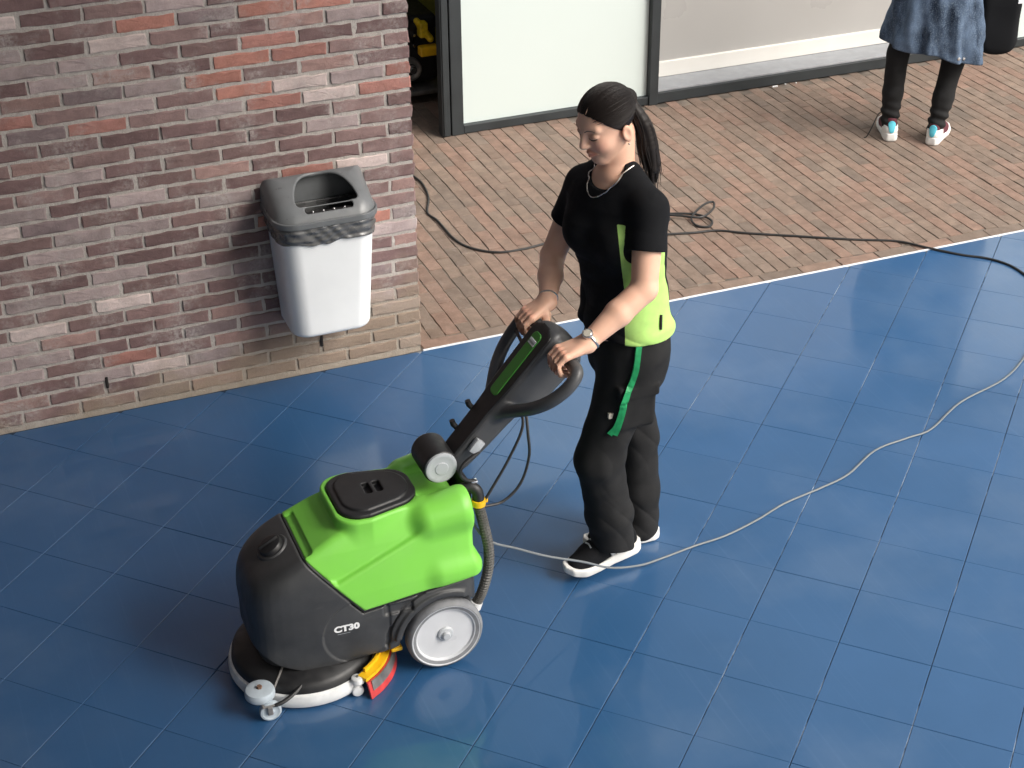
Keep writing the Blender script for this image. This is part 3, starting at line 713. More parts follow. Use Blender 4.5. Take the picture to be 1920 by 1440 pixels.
# wheels
for s in (-1, 1):
    yo = MY + s*0.206; inw = -s
    t = MB().lathe([(0.100, 0.006), (0.116, 0.001), (0.122, 0.005), (0.1265, 0.014), (0.1275, 0.026), (0.1265, 0.040), (0.119, 0.048), (0.085, 0.048)], (0, 0, 0), 'y', 56)
    r = MB().lathe([(0.0001, 0.018), (0.020, 0.012), (0.024, 0.010), (0.026, 0.016), (0.094, 0.014), (0.097, 0.007), (0.108, 0.004), (0.114, 0.001), (0.116, 0.005), (0.116, 0.03)], (0, 0, 0), 'y', 56)
    hb = MB().lathe([(0.0001, -0.003), (0.011, -0.003), (0.0135, 0.0), (0.014, 0.007), (0.023, 0.008), (0.026, 0.011), (0.027, 0.02)], (0, 0, 0), 'y', 28)
    for b in (t, r, hb):
        b.v = [(x + WC[0], yo + (y if s < 0 else -y), z + WC[1]) for x, y, z in b.v]
        if s < 0: b.f = [f[::-1] for f in b.f]
    w = t.obj('wheel', M['tyre'], mach, True); r.obj('rim', M['rim'], w, True); hb.obj('hub', M['disc'], w, True)
MB().tube([(WC[0], MY-0.17, WC[1]), (WC[0], MY+0.17, WC[1])], 0.012, 12).obj('axle', M['grey_metal'], mach, True)
# brush deck
DC = (-1.016, MY, 0.0)
MB().lathe([(0.0001, 0.128), (0.10, 0.124), (0.175, 0.108), (0.214, 0.092), (0.226, 0.080), (0.229, 0.056), (0.222, 0.050), (0.0001, 0.050)], DC, 'z', 72).obj('brush_deck', M['black'], mach, True)
MB().lathe([(0.20, 0.062), (0.226, 0.060), (0.236, 0.054), (0.240, 0.040), (0.240, 0.022), (0.234, 0.010), (0.20, 0.008)], DC, 'z', 72).obj('splash_skirt', M['bumper_white'], mach, True)
MB().lathe([(0.0001, 0.05), (0.195, 0.048), (0.20, 0.002), (0.0001, 0.002)], DC, 'z', 48).obj('brush', M['pale_blue'], mach, True)
# front bumper roller, its arm and the caster below
bw = MB().lathe([(0.0001, 0.030), (0.032, 0.030), (0.043, 0.026), (0.047, 0.018), (0.047, 0.004), (0.042, -0.003), (0.0001, -0.003)], (-1.203, -1.968, 0.066), 'z', 36).obj('bumper_roller', M['pale_blue'], mach, True)
MB().lathe([(0.0001, 0.008), (0.008, 0.008), (0.009, 0.005), (0.009, 0)], (-1.203, -1.968, 0.096), 'z', 6).obj('bolt', M['rust'], bw)
MB().tube(bez([(-1.212, -1.985, 0.058), (-1.165, -2.02, 0.058), (-1.10, -2.005, 0.075), (-1.045, -1.965, 0.098)]), 0.0065, 8).obj('caster_arm', M['black'], mach, True)
MB().tube([(-1.175, -1.99, 0.070), (-1.10, -1.90, 0.125)], 0.004, 8).obj('stay_rod', M['grey_metal'], mach, True)
cw = MB().lathe([(0.0001, -0.012), (0.008, -0.012), (0.010, -0.009), (0.022, -0.008), (0.027, -0.011), (0.033, -0.009), (0.0345, -0.004), (0.0345, 0.004), (0.033, 0.009), (0.0001, 0.010)], (-1.184, -2.010, 0.0345), 'y', 36)
cw.f = [f[::-1] for f in cw.f]; cw = cw.obj('caster', M['pale_blue'], mach, True)
MB().box((-1.196, -2.030, 0.030), (-1.180, -2.024, 0.062), 0.002).box((-1.210, -2.026, 0.058), (-1.172, -1.985, 0.063), 0.002).obj('fork', M['grey_metal'], cw)
MB().tube([(-1.184, -2.029, 0.0345), (-1.184, -2.000, 0.0345)], 0.005, 8).obj('bolt', M['rust'], cw, True)
# squeegee behind the brush: curved yellow carrier, grey plates, red blade
SQ = [(-0.885, -0.238), (-0.835, -0.205), (-0.79, -0.155), (-0.762, -0.09), (-0.752, 0.0)]
sqp = bez([(x, MY+y, 0) for x, y in SQ] + [(x, MY-y, 0) for x, y in SQ[-2::-1]], 8)
def ribbon(path, z0, z1, t, out=0.0, lean=0.0):
    T = np.gradient(path, axis=0); T /= np.linalg.norm(T, axis=1)[:, None]; Nn = np.stack([-T[:, 1], T[:, 0], 0*T[:, 0]], 1); Nn *= -np.sign(Nn[len(Nn)//2, 0]) * -1
    V = []; F = []
    for p, n in zip(path, Nn):
        for zz, o in ((z0, out+lean-t/2), (z0, out+lean+t/2), (z1, out+t/2), (z1, out-t/2)): q = p+n*o; V.append((q[0], q[1], zz))
    for i in range(len(path)-1):
        for k in range(4): l = (k+1) % 4; F.append((i*4+k, i*4+l, i*4+4+l, i*4+4+k))
    F += [(0, 3, 2, 1), tuple((len(path)-1)*4+k for k in range(4))]; b = MB(); b.add(V, F); return b
sq = ribbon(sqp, 0.062, 0.074, 0.034, -0.010).obj('squeegee', M['yellow'], mach)
ribbon(sqp[3:-3], 0.0742, 0.088, 0.008, -0.020).obj('stiffening_rib', M['yellow'], sq)
ribbon(sqp, 0.002, 0.060, 0.006, 0.010, 0.014).obj('blade', M['red'], sq)
ribbon(sqp[2:-2], 0.026, 0.0615, 0.003, 0.0155, 0.006).obj('clamp_plate', M['grey_metal'], sq)
for s in (-1, 1):
    w1 = MB().lathe([(0.0001, 0.012), (0.010, 0.012), (0.018, 0.009), (0.020, 0.003), (0.020, -0.008), (0.0001, -0.010)], (-0.903, MY+s*0.219, 0.060), 'z', 20).obj('guide_roller', M['bumper_white'], sq, True)
    MB().lathe([(0.0001, 0.003), (0.0045, 0.003), (0.0045, 0)], (-0.903, MY+s*0.219, 0.072), 'z', 8).obj('bolt', M['grey_metal'], sq)
    w2 = MB().lathe([(0.0001, -0.010), (0.006, -0.010), (0.017, -0.008), (0.0195, -0.004), (0.0195, 0.006), (0.0001, 0.008)], (-0.905, MY+s*0.222, 0.0195), 'y', 20); w2.f = [f[::-1] for f in w2.f]; w2.obj('guide_roller', M['bumper_white'], sq, True)
MB().box((-0.772, MY-0.168, 0.085), (-0.735, MY-0.145, 0.100), 0.004).box((-0.765, MY-0.165, 0.1), (-0.742, MY-0.15, 0.108), 0.003).obj('release_knob', M['yellow'], mach, True)
# lettering on the side
def text_mesh(name, s, size, xz, f, mt, parent, off=0.004, guess=-2.02):
    cu = bpy.data.curves.new('txt', 'FONT'); cu.body = s; cu.size = size; cu.offset = off; cu.resolution_u = 4; cu.align_x = 'CENTER'
    to = bpy.data.objects.new('txt', cu); COL.objects.link(to); dg = bpy.context.evaluated_depsgraph_get()
    me = bpy.data.meshes.new_from_object(to.evaluated_get(dg)); v = np.array([q.co[:] for q in me.vertices]); fc = [tuple(p.vertices) for p in me.polygons]
    bpy.data.objects.remove(to)
    P = np.stack([xz[0]+v[:, 0]*1.12, np.full(len(v), guess), xz[1]+v[:, 1]], 1).astype(np.float32)
    for _ in range(30): P[:, 1] += np.clip(f(P)-0.0008, -0.02, 0.02)*0.8
    return obj(name, P, fc, mt, parent, False)
text_mesh('lettering', 'CT30', 0.031, (-0.915, 0.232), f_base, M['white'], mach, 0.0017)
bl = np.array([(-0.945, -2.02, 0.222), (-0.905, -2.02, 0.222), (-0.905, -2.02, 0.2235), (-0.945, -2.02, 0.2235)], np.float32)
for _ in range(30): bl[:, 1] += np.clip(f_base(bl)-0.0008, -0.02, 0.02)*0.8
obj('lettering', bl, [(0, 1, 2, 3)], M['disc'], mach, False)
# handle: pivot, stem, head with two loop grips
SD = np.array([0.665, 0.0, 0.747]); SN = np.array([-0.747, 0.0, 0.665]); S0 = np.array([-0.352, MY, 0.850])
def hp(s, n, v): return S0 + SD*s + SN*n + np.array([0, v, 0])
HM = np.stack([SD, SN, (0, 1, 0)]).astype(np.float32)
def hl(P): q = (P - S0.astype(np.float32)) @ HM.T; return q[:, 0], q[:, 1], q[:, 2]
PV = (-0.551, 0.666)
def f_pivot(P):
    x, v, z = sd(P); d = np.hypot(x-PV[0], z-PV[1])-0.056; return smax(d, np.abs(v)-0.062, 0.006)
pv = sdf_obj('pivot_drum', f_pivot, (-0.62, MY-0.08, 0.60), (-0.48, MY+0.08, 0.74), 0.0035, M['black'], mach)
for s in (-1, 1):
    b = MB().lathe([(0.0001, 0.009), (0.020, 0.009), (0.022, 0.007), (0.040, 0.007), (0.043, 0.008), (0.050, 0.006), (0.052, 0.0)], (0, 0, 0), 'y', 40)
    b.v = [(x+PV[0], MY+s*(0.0615+y), z+PV[1]) for x, y, z in b.v]
    if s > 0: b.f = [f[::-1] for f in b.f]
    b.f = [f for f in b.f]; b.obj('pivot_cover', M['disc'], pv, True)
LOOP = [(-0.045, -0.032, 0.022), (0.000, -0.036, 0.080), (0.055, -0.042, 0.146), (0.108, -0.048, 0.186), (0.165, -0.053, 0.206), (0.210, -0.054, 0.207), (0.234, -0.054, 0.188), (0.238, -0.052, 0.13), (0.236, -0.050, 0.045)]
lp = bez(LOOP, 4)
def f_handle(P):
    s, n, v = hl(P); sv = np.abs(v)
    Q = np.stack([s, n, sv], 1)
    hw = np.interp(s, [-0.28, -0.05, 0.05, 0.3], [0.043, 0.047, 0.058, 0.065])
    th = np.interp(s, [-0.28, -0.15, 0.0, 0.08, 0.24, 0.3], [0.065, 0.082, 0.095, 0.135, 0.148, 0.11])
    q0 = np.maximum(np.abs(s-0.012)-0.280, 0); 
    body = smax(smax(sv-hw, np.abs(n+th/2)-th/2, 0.022), np.abs(s-0.005)-0.283, 0.05)
    loop = None
    for i in range(len(lp)-1):
        e = rcone(Q, lp[i], lp[i+1], 0.0205, 0.0205); loop = e if loop is None else np.minimum(loop, e)
    return smin(body, loop, 0.022)
hlo, hhi = (-0.62, MY-0.24, 0.60), (-0.06, MY+0.24, 1.10)
handle = sdf_obj('handle', f_handle, hlo, hhi, 0.004, M['handle_grey'], mach)
def f_pad(P):
    s, n, v = hl(P); sv = np.abs(v); hw = np.interp(s, [-0.28, -0.05, 0.05, 0.3], [0.043, 0.047, 0.058, 0.065])
    return smax(smax(sv-hw+0.004, np.abs(n+0.001)-0.005, 0.004), np.abs(s-0.003)-0.281+0.5*np.maximum(sv-0.02, 0), 0.03)
sdf_obj('top_pad', f_pad, hlo, hhi, 0.0035, M['black'], handle, 1)
def strip(name, s0, s1, hw, n0, n1, mt, par, round_=0.017):
    def f(P):
        s, n, v = hl(P); q0 = np.abs(s-(s0+s1)/2)-((s1-s0)/2-round_); q1 = np.abs(v)-(hw-round_)
        d = np.hypot(np.maximum(q0, 0), np.maximum(q1, 0))+np.minimum(np.maximum(q0, q1), 0)-round_; return np.maximum(d, np.abs(n-(n0+n1)/2)-(n1-n0)/2)
    a, b = hp(s0-0.01, -0.005, -hw-0.005), hp(s1+0.01, 0.01, hw+0.005); return sdf_obj(name, f, np.minimum(a, b)-0.01, np.maximum(a, b)+0.01, 0.0022, mt, par, 1)
st = strip('display_strip', 0.0, 0.238, 0.0250, 0.001, 0.0068, M['green_dark'], handle)
strip('sticker', 0.193, 0.213, 0.0205, 0.0055, 0.0078, M['white'], st, 0.002)
MB().tube([hp(0.16, -0.03, 0.05), hp(0.175, -0.05, 0.20)], 0.006, 8).obj('cross_rod', M['black'], handle, True)
# far side knobs, lever and rods, cables and hose at the back
for s_ in (-0.085, -0.165): MB().tube([hp(s_, -0.015, 0.040), hp(s_+0.004, 0.010, 0.055), hp(s_+0.012, 0.022, 0.056)], [0.008, 0.010, 0.009], 10).obj('clamp_peg', M['black'], handle, True)
lv = MB().box((-0.016, -0.010, -0.024), (0.016, 0.010, 0.024), 0.004); Rm = Matrix.Translation(tuple(hp(-0.155, -0.028, -0.062))) @ Matrix.Rotation(math.radians(42), 4, 'Y')
lv.v = [tuple(Rm @ Vector(q)) for q in lv.v]; lv.obj('lever', M['disc'], handle, True)
MB().tube(bez([hp(-0.165, -0.045, -0.068), (-0.485, MY-0.082, 0.672), (-0.497, MY-0.085, 0.640), (-0.475, MY-0.082, 0.612), (-0.448, MY-0.075, 0.600)]), 0.0065, 8).obj('lever_rod', M['black'], mach, True)
MB().box((-0.462, MY-0.088, 0.598), (-0.440, MY-0.070, 0.606), 0.002).obj('cotter', M['chrome'], mach, True)
MB().box((-0.482, MY-0.085, 0.30), (-0.462, MY+0.085, 0.60), 0.004).box((-0.495, MY-0.12, 0.36), (-0.478, MY-0.06, 0.50), 0.003).obj('rear_bracket', M['black'], mach, True)
MB().tube(bez([(-0.50, MY-0.072, 0.575), (-0.468, MY-0.080, 0.585), (-0.447, MY-0.090, 0.572), (-0.442, MY-0.094, 0.535), (-0.443, MY-0.095, 0.515)]), 0.0185, 14).obj('elbow_pipe', M['black'], mach, True)
MB().lathe([(0.018, -0.011), (0.0225, -0.010), (0.0225, 0.010), (0.018, 0.011)], (-0.443, MY-0.095, 0.531), 'z', 20).box((-0.427, MY-0.100, 0.524), (-0.412, MY-0.088, 0.541), 0.003).obj('hose_clip', M['yellow'], mach, True)
hp_ = bez([(-0.443, MY-0.096, 0.520), (-0.432, MY-0.108, 0.45), (-0.420, MY-0.116, 0.36), (-0.424, MY-0.118, 0.28), (-0.444, MY-0.116, 0.20), (-0.468, MY-0.114, 0.150)], 24)
rr = 0.0150 + 0.0026*np.sign(np.sin(np.arange(len(hp_))*math.pi/1.5+0.3))
MB().tube(hp_, rr, 12).obj('drain_hose', M['hose'], mach, False)
MB().tube([(-0.464, MY-0.114, 0.160), (-0.472, MY-0.114, 0.138)], 0.021, 14).obj('hose_plug', M['bumper_white'], mach, True)
for pts in ([hp(0.03, -0.07, -0.03), (-0.285, MY-0.075, 0.76), (-0.335, MY-0.085, 0.66), (-0.395, MY-0.092, 0.57), (-0.432, MY-0.098, 0.52)],
            [hp(0.05, -0.08, -0.028), (-0.270, MY-0.08, 0.74), (-0.268, MY-0.085, 0.65), (-0.300, MY-0.09, 0.56), (-0.36, MY-0.095, 0.512), (-0.425, MY-0.10, 0.512)]):
    MB().tube(bez(pts), 0.0048, 8).obj('control_cable', M['cable_black'], mach, True)
# power lead from the machine, over the toe of the shoe and away across the floor
gp = [(-0.468, -1.872, 0.47), (-0.440, -1.885, 0.41), (-0.395, -1.89, 0.365), (-0.32, -1.875, 0.315), (-0.20, -1.855, 0.235), (-0.06, -1.83, 0.155), (0.06, -1.80, 0.075), (0.185, -1.765, 0.025), (0.287, -1.735, 0.006), (0.423, -1.713, 0.005), (0.558, -1.699, 0.005), (0.711, -1.656, 0.005), (0.85, -1.604, 0.005), (1.031, -1.566, 0.005), (1.169, -1.527, 0.005), (1.352, -1.424, 0.005), (1.515, -1.396, 0.005), (1.639, -1.376, 0.005), (1.863, -1.25, 0.005), (2.132, -1.165, 0.005), (2.328, -1.044, 0.005), (2.55, -0.86, 0.005), (2.9, -0.72, 0.005)]
o = MB().tube(bez(gp, 6), 0.0040, 8).obj('power_lead', M['cable_grey'], None, True, org=np.array([0.423, -1.713, 0.0]))
tag(o, 'thin grey power lead running from the scrubber across the blue floor', 'cable')
bp = [(0.50, 2.05, 0.006), (0.569, 1.732, 0.006), (0.568, 1.584, 0.006), (0.539, 1.452, 0.006), (0.481, 1.301, 0.006), (0.496, 1.192, 0.006), (0.500, 0.972, 0.006), (0.537, 0.848, 0.006), (0.636, 0.750, 0.006), (0.766, 0.733, 0.006), (0.913, 0.754, 0.006), (1.10, 0.78, 0.006), (1.30, 0.80, 0.006), (1.50, 0.83, 0.008), (1.62, 0.80, 0.012), (1.71, 0.74, 0.014), (1.74, 0.66, 0.012), (1.70, 0.61, 0.008), (1.65, 0.645, 0.008), (1.66, 0.72, 0.016), (1.76, 0.80, 0.03), (1.83, 0.82, 0.03), (1.80, 0.76, 0.022), (1.70, 0.70, 0.020), (1.60, 0.765, 0.020), (1.45, 0.86, 0.015), (1.33, 0.86, 0.008), (1.36, 0.75, 0.007), (1.45, 0.70, 0.007), (1.56, 0.76, 0.010), (1.52, 0.82, 0.018), (1.40, 0.80, 0.016), (1.33, 0.70, 0.008), (1.40, 0.635, 0.006), (1.486, 0.612, 0.006), (1.602, 0.581, 0.006), (1.721, 0.558, 0.006), (1.838, 0.476, 0.006), (2.058, 0.344, 0.006), (2.276, 0.214, 0.006), (2.455, 0.120, 0.006), (2.553, -0.004, 0.007), (2.653, -0.120, 0.005), (2.745, -0.202, 0.005), (2.796, -0.296, 0.005), (2.803, -0.407, 0.005), (2.79, -0.62, 0.005)]
o = MB().tube(bez(bp, 7), 0.0058, 8).obj('extension_cable', M['cable_black'], None, True, org=np.array([0.5, 1.0, 0.0]))
tag(o, 'black cable lying in loops on the brick paving and crossing onto the blue floor', 'cable')
# ================================================================== PEOPLE
def frame(turn, pitch=0.0):
    """forward, left, up; turn in degrees from -X towards -Y, pitch in degrees downwards"""
    a, p = math.radians(turn), math.radians(pitch)
    f = np.array([-math.cos(a)*math.cos(p), -math.sin(a)*math.cos(p), -math.sin(p)]); l = np.array([math.sin(a), -math.cos(a), 0.0]); return f, l, np.cross(f, l)
def head_sdf(C, fr, sc=0.945):
    Mh = np.stack(fr).astype(np.float32); C = np.asarray(C, np.float32)
    def f(P):
        q = ((P-C) @ Mh.T)/sc; s = q.copy(); s[:, 1] = np.abs(s[:, 1])           # mirrored left/right
        d = ell(q, (-0.010, 0, 0.030), (0.096, 0.073, 0.084))
        d = smin(d, ell(q, (0.030, 0, -0.030), (0.062, 0.056, 0.082)), 0.03)
        d = smin(d, rcone(s, (-0.005, 0.050, -0.052), (0.060, 0.014, -0.099), 0.018, 0.018), 0.03)
        d = smin(d, ell(q, (0.069, 0, -0.098), (0.020, 0.022, 0.018)), 0.018)
        d = smin(d, ell(s, (0.056, 0.036, -0.030), (0.026, 0.022, 0.026)), 0.025)
        d = smin(d, rcone(s, (0.080, 0.010, 0.031), (0.066, 0.044, 0.031), 0.010, 0.010), 0.015)
        d = smax(d, -ell(s, (0.104, 0.032, 0.011), (0.022, 0.020, 0.016)), 0.014)
        d = smin(d, ell(s, (0.072, 0.032, 0.009), (0.0155, 0.0175, 0.0125)), 0.004)
        d = smin(d, rcone(q, (0.087, 0, 0.021), (0.1085, 0, -0.020), 0.0065, 0.0110), 0.012)
        d = smin(d, ell(s, (0.098, 0.0105, -0.025), (0.010, 0.0072, 0.0075)), 0.010)
        d = smin(d, rcone(s, (0.0950, 0.004, -0.0565), (0.083, 0.023, -0.0605), 0.0060, 0.0030), 0.006)
        d = smin(d, rcone(s, (0.0940, 0.000, -0.0685), (0.081, 0.021, -0.0640), 0.0070, 0.0030), 0.006)
        d = smax(d, -rcone(s, (0.1020, 0, -0.0625), (0.087, 0.024, -0.0625), 0.0020, 0.0016), 0.003)
        e = ell(s, (-0.016, 0.077, -0.031), (0.019, 0.008, 0.031)); e = smax(e, -ell(s, (-0.012, 0.086, -0.026), (0.011, 0.007, 0.019)), 0.005)
        return smin(d, e, 0.006)*sc
    return f, (lambda P: ((np.asarray(P, np.float32)-C) @ Mh.T)/sc), (lambda q: C + sc*(np.asarray(q, np.float32) @ Mh))
def hand_sdf(B, W, s):
    """hand closed from above on a bar along Y at B; wrist W; s=+1 when the thumb lies towards +Y"""
    bx, by, bz = B; out = []
    ys = [0.033, 0.011, -0.011, -0.031]; r0 = [0.0098, 0.0102, 0.0098, 0.0088]; ln = [0.97, 1.04, 1.0, 0.86]
    for y, r, L in zip(ys, r0, ln):
        yy = by+s*y
        out.append(([(bx-0.024, yy, bz+0.033), (bx-0.024-0.031*L, yy, bz+0.006), (bx-0.024-0.020*L, yy-0.002*s, bz-0.023), (bx-0.012, yy-0.003*s, bz-0.031)], [r*1.08, r*0.98, r*0.9, r*0.82]))
    thumb = ([(bx+0.030, by+s*0.022, bz+0.026), (bx+0.016, by+s*0.050, bz+0.008), (bx-0.008, by+s*0.058, bz-0.010), (bx-0.030, by+s*0.050, bz-0.016)], [0.0145, 0.0125, 0.0112, 0.0095])
    W = np.asarray(W, float)
    def f(P):
        d = None
        for y, r in zip(ys, r0):
            e = rcone(P, W+np.array([0, s*y*0.45, -0.002]), (bx-0.024, by+s*y, bz+0.031), 0.021, r*1.22); d = e if d is None else smin(d, e, 0.010)
        fg = None
        for p, r in out:
            e = chain(P, p, r, 0.004); fg = e if fg is None else np.minimum(fg, e)
        d = smin(d, fg, 0.006); return smin(d, chain(P, *thumb, 0.006), 0.010)
    return f
def set_attr(o, name, kind, data):
    a = o.data.attributes.new(name, kind, 'POINT'); a.data.foreach_set('vector' if kind == 'FLOAT_VECTOR' else 'color', np.asarray(data, np.float32).ravel())
def merge(ms):
    V = []; F = []; n = 0
    for v, q in ms: V.append(v); F.append(q+n); n += len(v)
    return np.vstack(V), np.vstack(F)
def foot_poly(L=0.27): return [(0.0, -0.020), (0.012, -0.032), (0.07, -0.034), (0.13, -0.038), (0.19, -0.047), (0.235, -0.042), (0.262, -0.022), (0.27, 0.004), (0.258, 0.028), (0.225, 0.042), (0.17, 0.040), (0.11, 0.032), (0.05, 0.033), (0.012, 0.030), (0.0, 0.020)]
def shoe(parent, heel, toe, z0, rise, upper_mat, extras=True, sole_mat=None, lat=1, h=0.0035):
    """shoe from heel to toe (world xy); z0 height of the sole under the toe, rise: extra lift of the heel"""
    heel = np.array([*heel, z0+rise]); toe = np.array([*toe, z0]); d = toe-heel; L = np.linalg.norm(d); d /= L; sd_ = np.cross((0, 0, 1), d); sd_ /= np.linalg.norm(sd_); up = np.cross(d, sd_)
    A = np.stack([d, sd_, up]).astype(np.float32); k = L/0.27
    loc = lambda P: ((P-heel.astype(np.float32)) @ A.T)/k
    wld = lambda q: heel + (np.asarray(q, float)*k) @ A
    fp = foot_poly(); fp2 = [(0.135+(x-0.135)*0.905, y*0.69) for x, y in fp]
    def f_sole(P):
        q = loc(P); spring = 0.020*np.clip((q[:, 0]-0.19)/0.08, 0, 1)**2; top = np.interp(q[:, 0], [0, 0.06, 0.15, 0.27], [0.046, 0.040, 0.030, 0.030])
        z = q[:, 2]-spring; dd = poly(q[:, 0], q[:, 1], fp2)-0.0165+0.25*np.abs(z-0.018)*0.3; return smax(smax(dd, z-top, 0.006), -z, 0.008)*k
    def f_up(P):
        q = loc(P); dd = chain(q, [(0.045, 0, 0.052), (0.11, 0, 0.060), (0.17, 0, 0.045), (0.222, 0.0, 0.032)], [0.036, 0.039, 0.037, 0.034], 0.03)
        dd = smin(dd, rcone(q, (0.048, 0, 0.06), (0.055, 0, 0.105), 0.036, 0.034), 0.02); dd = smax(dd, poly(q[:, 0], q[:, 1], fp)-0.001, 0.012); return smax(dd, 0.026-q[:, 2], 0.004)*k
    lo = np.minimum(heel, toe)-0.07; hi = np.maximum(heel, toe)+np.array([0.07, 0.07, 0.16]); lo[2] = min(heel[2], toe[2])-0.02
    u = sdf_obj('shoe', f_up, lo, hi, h, upper_mat, parent); sdf_obj('sole', f_sole, lo, hi, h, sole_mat or M['sole'], u)
    return u, f_up, wld
def paint_skin(o, spots):
    v = np.array([q.co[:] for q in o.data.vertices]) + ORG[o.name]; t = np.ones((len(v), 4), np.float32)
    for c, r, col in spots:
        w = np.exp(-((v-np.asarray(c))**2).sum(1)/(r*r))[:, None]; t[:, :3] = t[:, :3]*(1-w) + t[:, :3]*np.array(col)*w
    set_attr(o, 'tint', 'FLOAT_COLOR', t)
def tube_on(f, pts, off, r, n=6, seg=6): return MB().tube(push(f, bez(pts, seg), off), r, n)

# ------------------------------------------------------------------ woman pushing the scrubber
wom = thing('person', (0.16, -1.65, 0), 'person with black ponytail, black and lime T-shirt and black trousers pushing the scrubber', 'person')
HC = np.array([0.073, -1.652, 1.628]); HF = frame(14, 23); f_head, h_loc, h_wld = head_sdf(HC, HF)
shL, shR = np.array([0.156, -1.795, 1.388]), np.array([0.070, -1.510, 1.372])
elL, elR = np.array([0.108, -1.878, 1.166]), np.array([-0.010, -1.445, 1.105])
BZ, BXX = 0.993, -0.155; hnL, hnR = (BXX, MY-0.130, BZ), (BXX, MY+0.138, BZ)
wrL, wrR = np.array([-0.096, hnL[1]+0.004, 1.040]), np.array([-0.104, hnR[1]+0.020, 1.046])
f_hL, f_hR = hand_sdf(hnL, wrL, 1), hand_sdf(hnR, wrR, -1)
TOR = [(0.80, 0.170, -1.655, 0.112, 0.150, 10), (0.93, 0.160, -1.655, 0.118, 0.158, 12), (1.02, 0.152, -1.652, 0.104, 0.146, 16), (1.11, 0.145, -1.650, 0.100, 0.138, 20), (1.22, 0.128, -1.650, 0.112, 0.150, 24), (1.31, 0.118, -1.650, 0.112, 0.158, 26), (1.37, 0.114, -1.650, 0.092, 0.155, 26), (1.41, 0.112, -1.650, 0.074, 0.130, 26), (1.445, 0.110, -1.650, 0.056, 0.085, 24), (1.475, 0.106, -1.650, 0.050, 0.056, 22)]
NB = h_wld((-0.030, 0, -0.065)); NK = (0.114, -1.650, 1.43)
def f_arm(P):
    a = chain(P, [shL, elL, elL*0.55+wrL*0.45, wrL], [0.050, 0.0405, 0.041, 0.0265], 0.012); b = chain(P, [shR, elR, elR*0.55+wrR*0.45, wrR], [0.050, 0.0395, 0.040, 0.026], 0.012)
    return np.minimum(smin(a, f_hL(P), 0.02), smin(b, f_hR(P), 0.02))
hipL, hipR = np.array([0.158, -1.728, 0.86]), np.array([0.168, -1.585, 0.86])
knL, knR = np.array([0.035, -1.735, 0.480]), np.array([0.246, -1.590, 0.445]); anL, anR = np.array([0.118, -1.700, 0.115]), np.array([0.266, -1.598, 0.095])
def f_torso(P):
    d = loft(P, TOR, 2.2, 0.03); nk = rcone(P, NB, NK, 0.050, 0.056); d = smin(d, nk, 0.03)
    return smin(d, np.minimum(rcone(P, shL, elL, 0.048, 0.04), rcone(P, shR, elR, 0.048, 0.04)), 0.04)
def f_skin_up(P): return smin(f_head(P), f_torso(P), 0.012)
def f_low(P): return smin(smin(loft(P, TOR, 2.2, 0.03), chain(P, [hipL, knL, anL], [0.080, 0.055, 0.038]), 0.04), chain(P, [hipR, knR, anR], [0.080, 0.055, 0.038]), 0.04)
parts = [sdf_mesh(f_skin_up, (-0.07, -1.80, 1.36), (0.26, -1.50, 1.78), 0.0026, 2), sdf_mesh(f_arm, (-0.21, -2.02, 0.93), (0.24, -1.37, 1.48), 0.0034, 2), sdf_mesh(f_low, (-0.05, -1.85, 0.03), (0.40, -1.45, 1.42), 0.012, 1)]
bv, bf = merge(parts); body = obj('body', bv, bf, M['skin'], wom)
spots = [(h_wld((0.095, 0, -0.062)), 0.013, (0.80, 0.50, 0.50))]
for s in (-1, 1): spots += [(h_wld((0.074, s*0.040, -0.030)), 0.022, (1.03, 0.82, 0.80)), (h_wld((0.085, s*0.032, 0.013)), 0.014, (0.90, 0.82, 0.80)), (h_wld((0.090, s*0.018, -0.061)), 0.010, (0.85, 0.58, 0.57))]
for hn, s in ((hnL, 1), (hnR, -1)):
    for y in (0.033, 0.011, -0.011, -0.031): spots.append(((hn[0]-0.027, hn[1]+s*y, hn[2]+0.042), 0.010, (1.03, 0.86, 0.84)))
paint_skin(body, spots)
# brows, lashes
for s in (-1, 1):
    bpts = push(f_head, h_wld(np.array([(0.090, s*0.012, 0.028), (0.086, s*0.024, 0.034), (0.077, s*0.037, 0.033), (0.071, s*0.044, 0.030)])), -0.0003)
    MB().tube(bez(bpts, 6), 0.0015, 6).obj('eyebrow', M['brow'], body, True)
    ep = push(f_head, h_wld(np.array([(0.086, s*0.017, 0.002), (0.088, s*0.027, -0.0025), (0.085, s*0.037, -0.0025), (0.076, s*0.047, 0.0020)])), 0.0012)
    MB().tube(bez(ep, 6), [0.0008]*6+[0.0014]*6+[0.0015]*6+[0.0006], 6).obj('eyelashes', M['lash'], body, True)
# hair
PB = np.array([-0.104, 0.0, 0.020], np.float32)
def f_hair(P):
    q = h_loc(P); d = ell(q, (-0.012, 0, 0.031), (0.102, 0.0800, 0.0885))
    dq = q-PB; ang = np.arctan2(dq[:, 1], dq[:, 2]); d = d + 0.0004*np.sin(ang*38+4*np.sin(dq[:, 0]*30)) + 0.0003*np.sin(ang*71)
    hl_n = 0.0010*np.sin(q[:, 1]*230+1.0)+0.0008*np.sin(q[:, 1]*470)
    hair_line = hl_n + (1.22*q[:, 0]-q[:, 2]-0.006 - 0.25*np.maximum(np.abs(q[:, 1])-0.045, 0))/1.58
    d = smax(d, hair_line, 0.008); d = smax(d, -0.074-q[:, 2], 0.015)
    part = np.abs(q[:, 1]-0.020)-0.0012 + np.where(q[:, 0] > 0.0, 0, 1); d = smax(d, -np.maximum(part, -(d+0.004)), 0.002)
    bun = ell(q, PB, (0.030, 0.028, 0.030)); return smin(d, bun, 0.02)
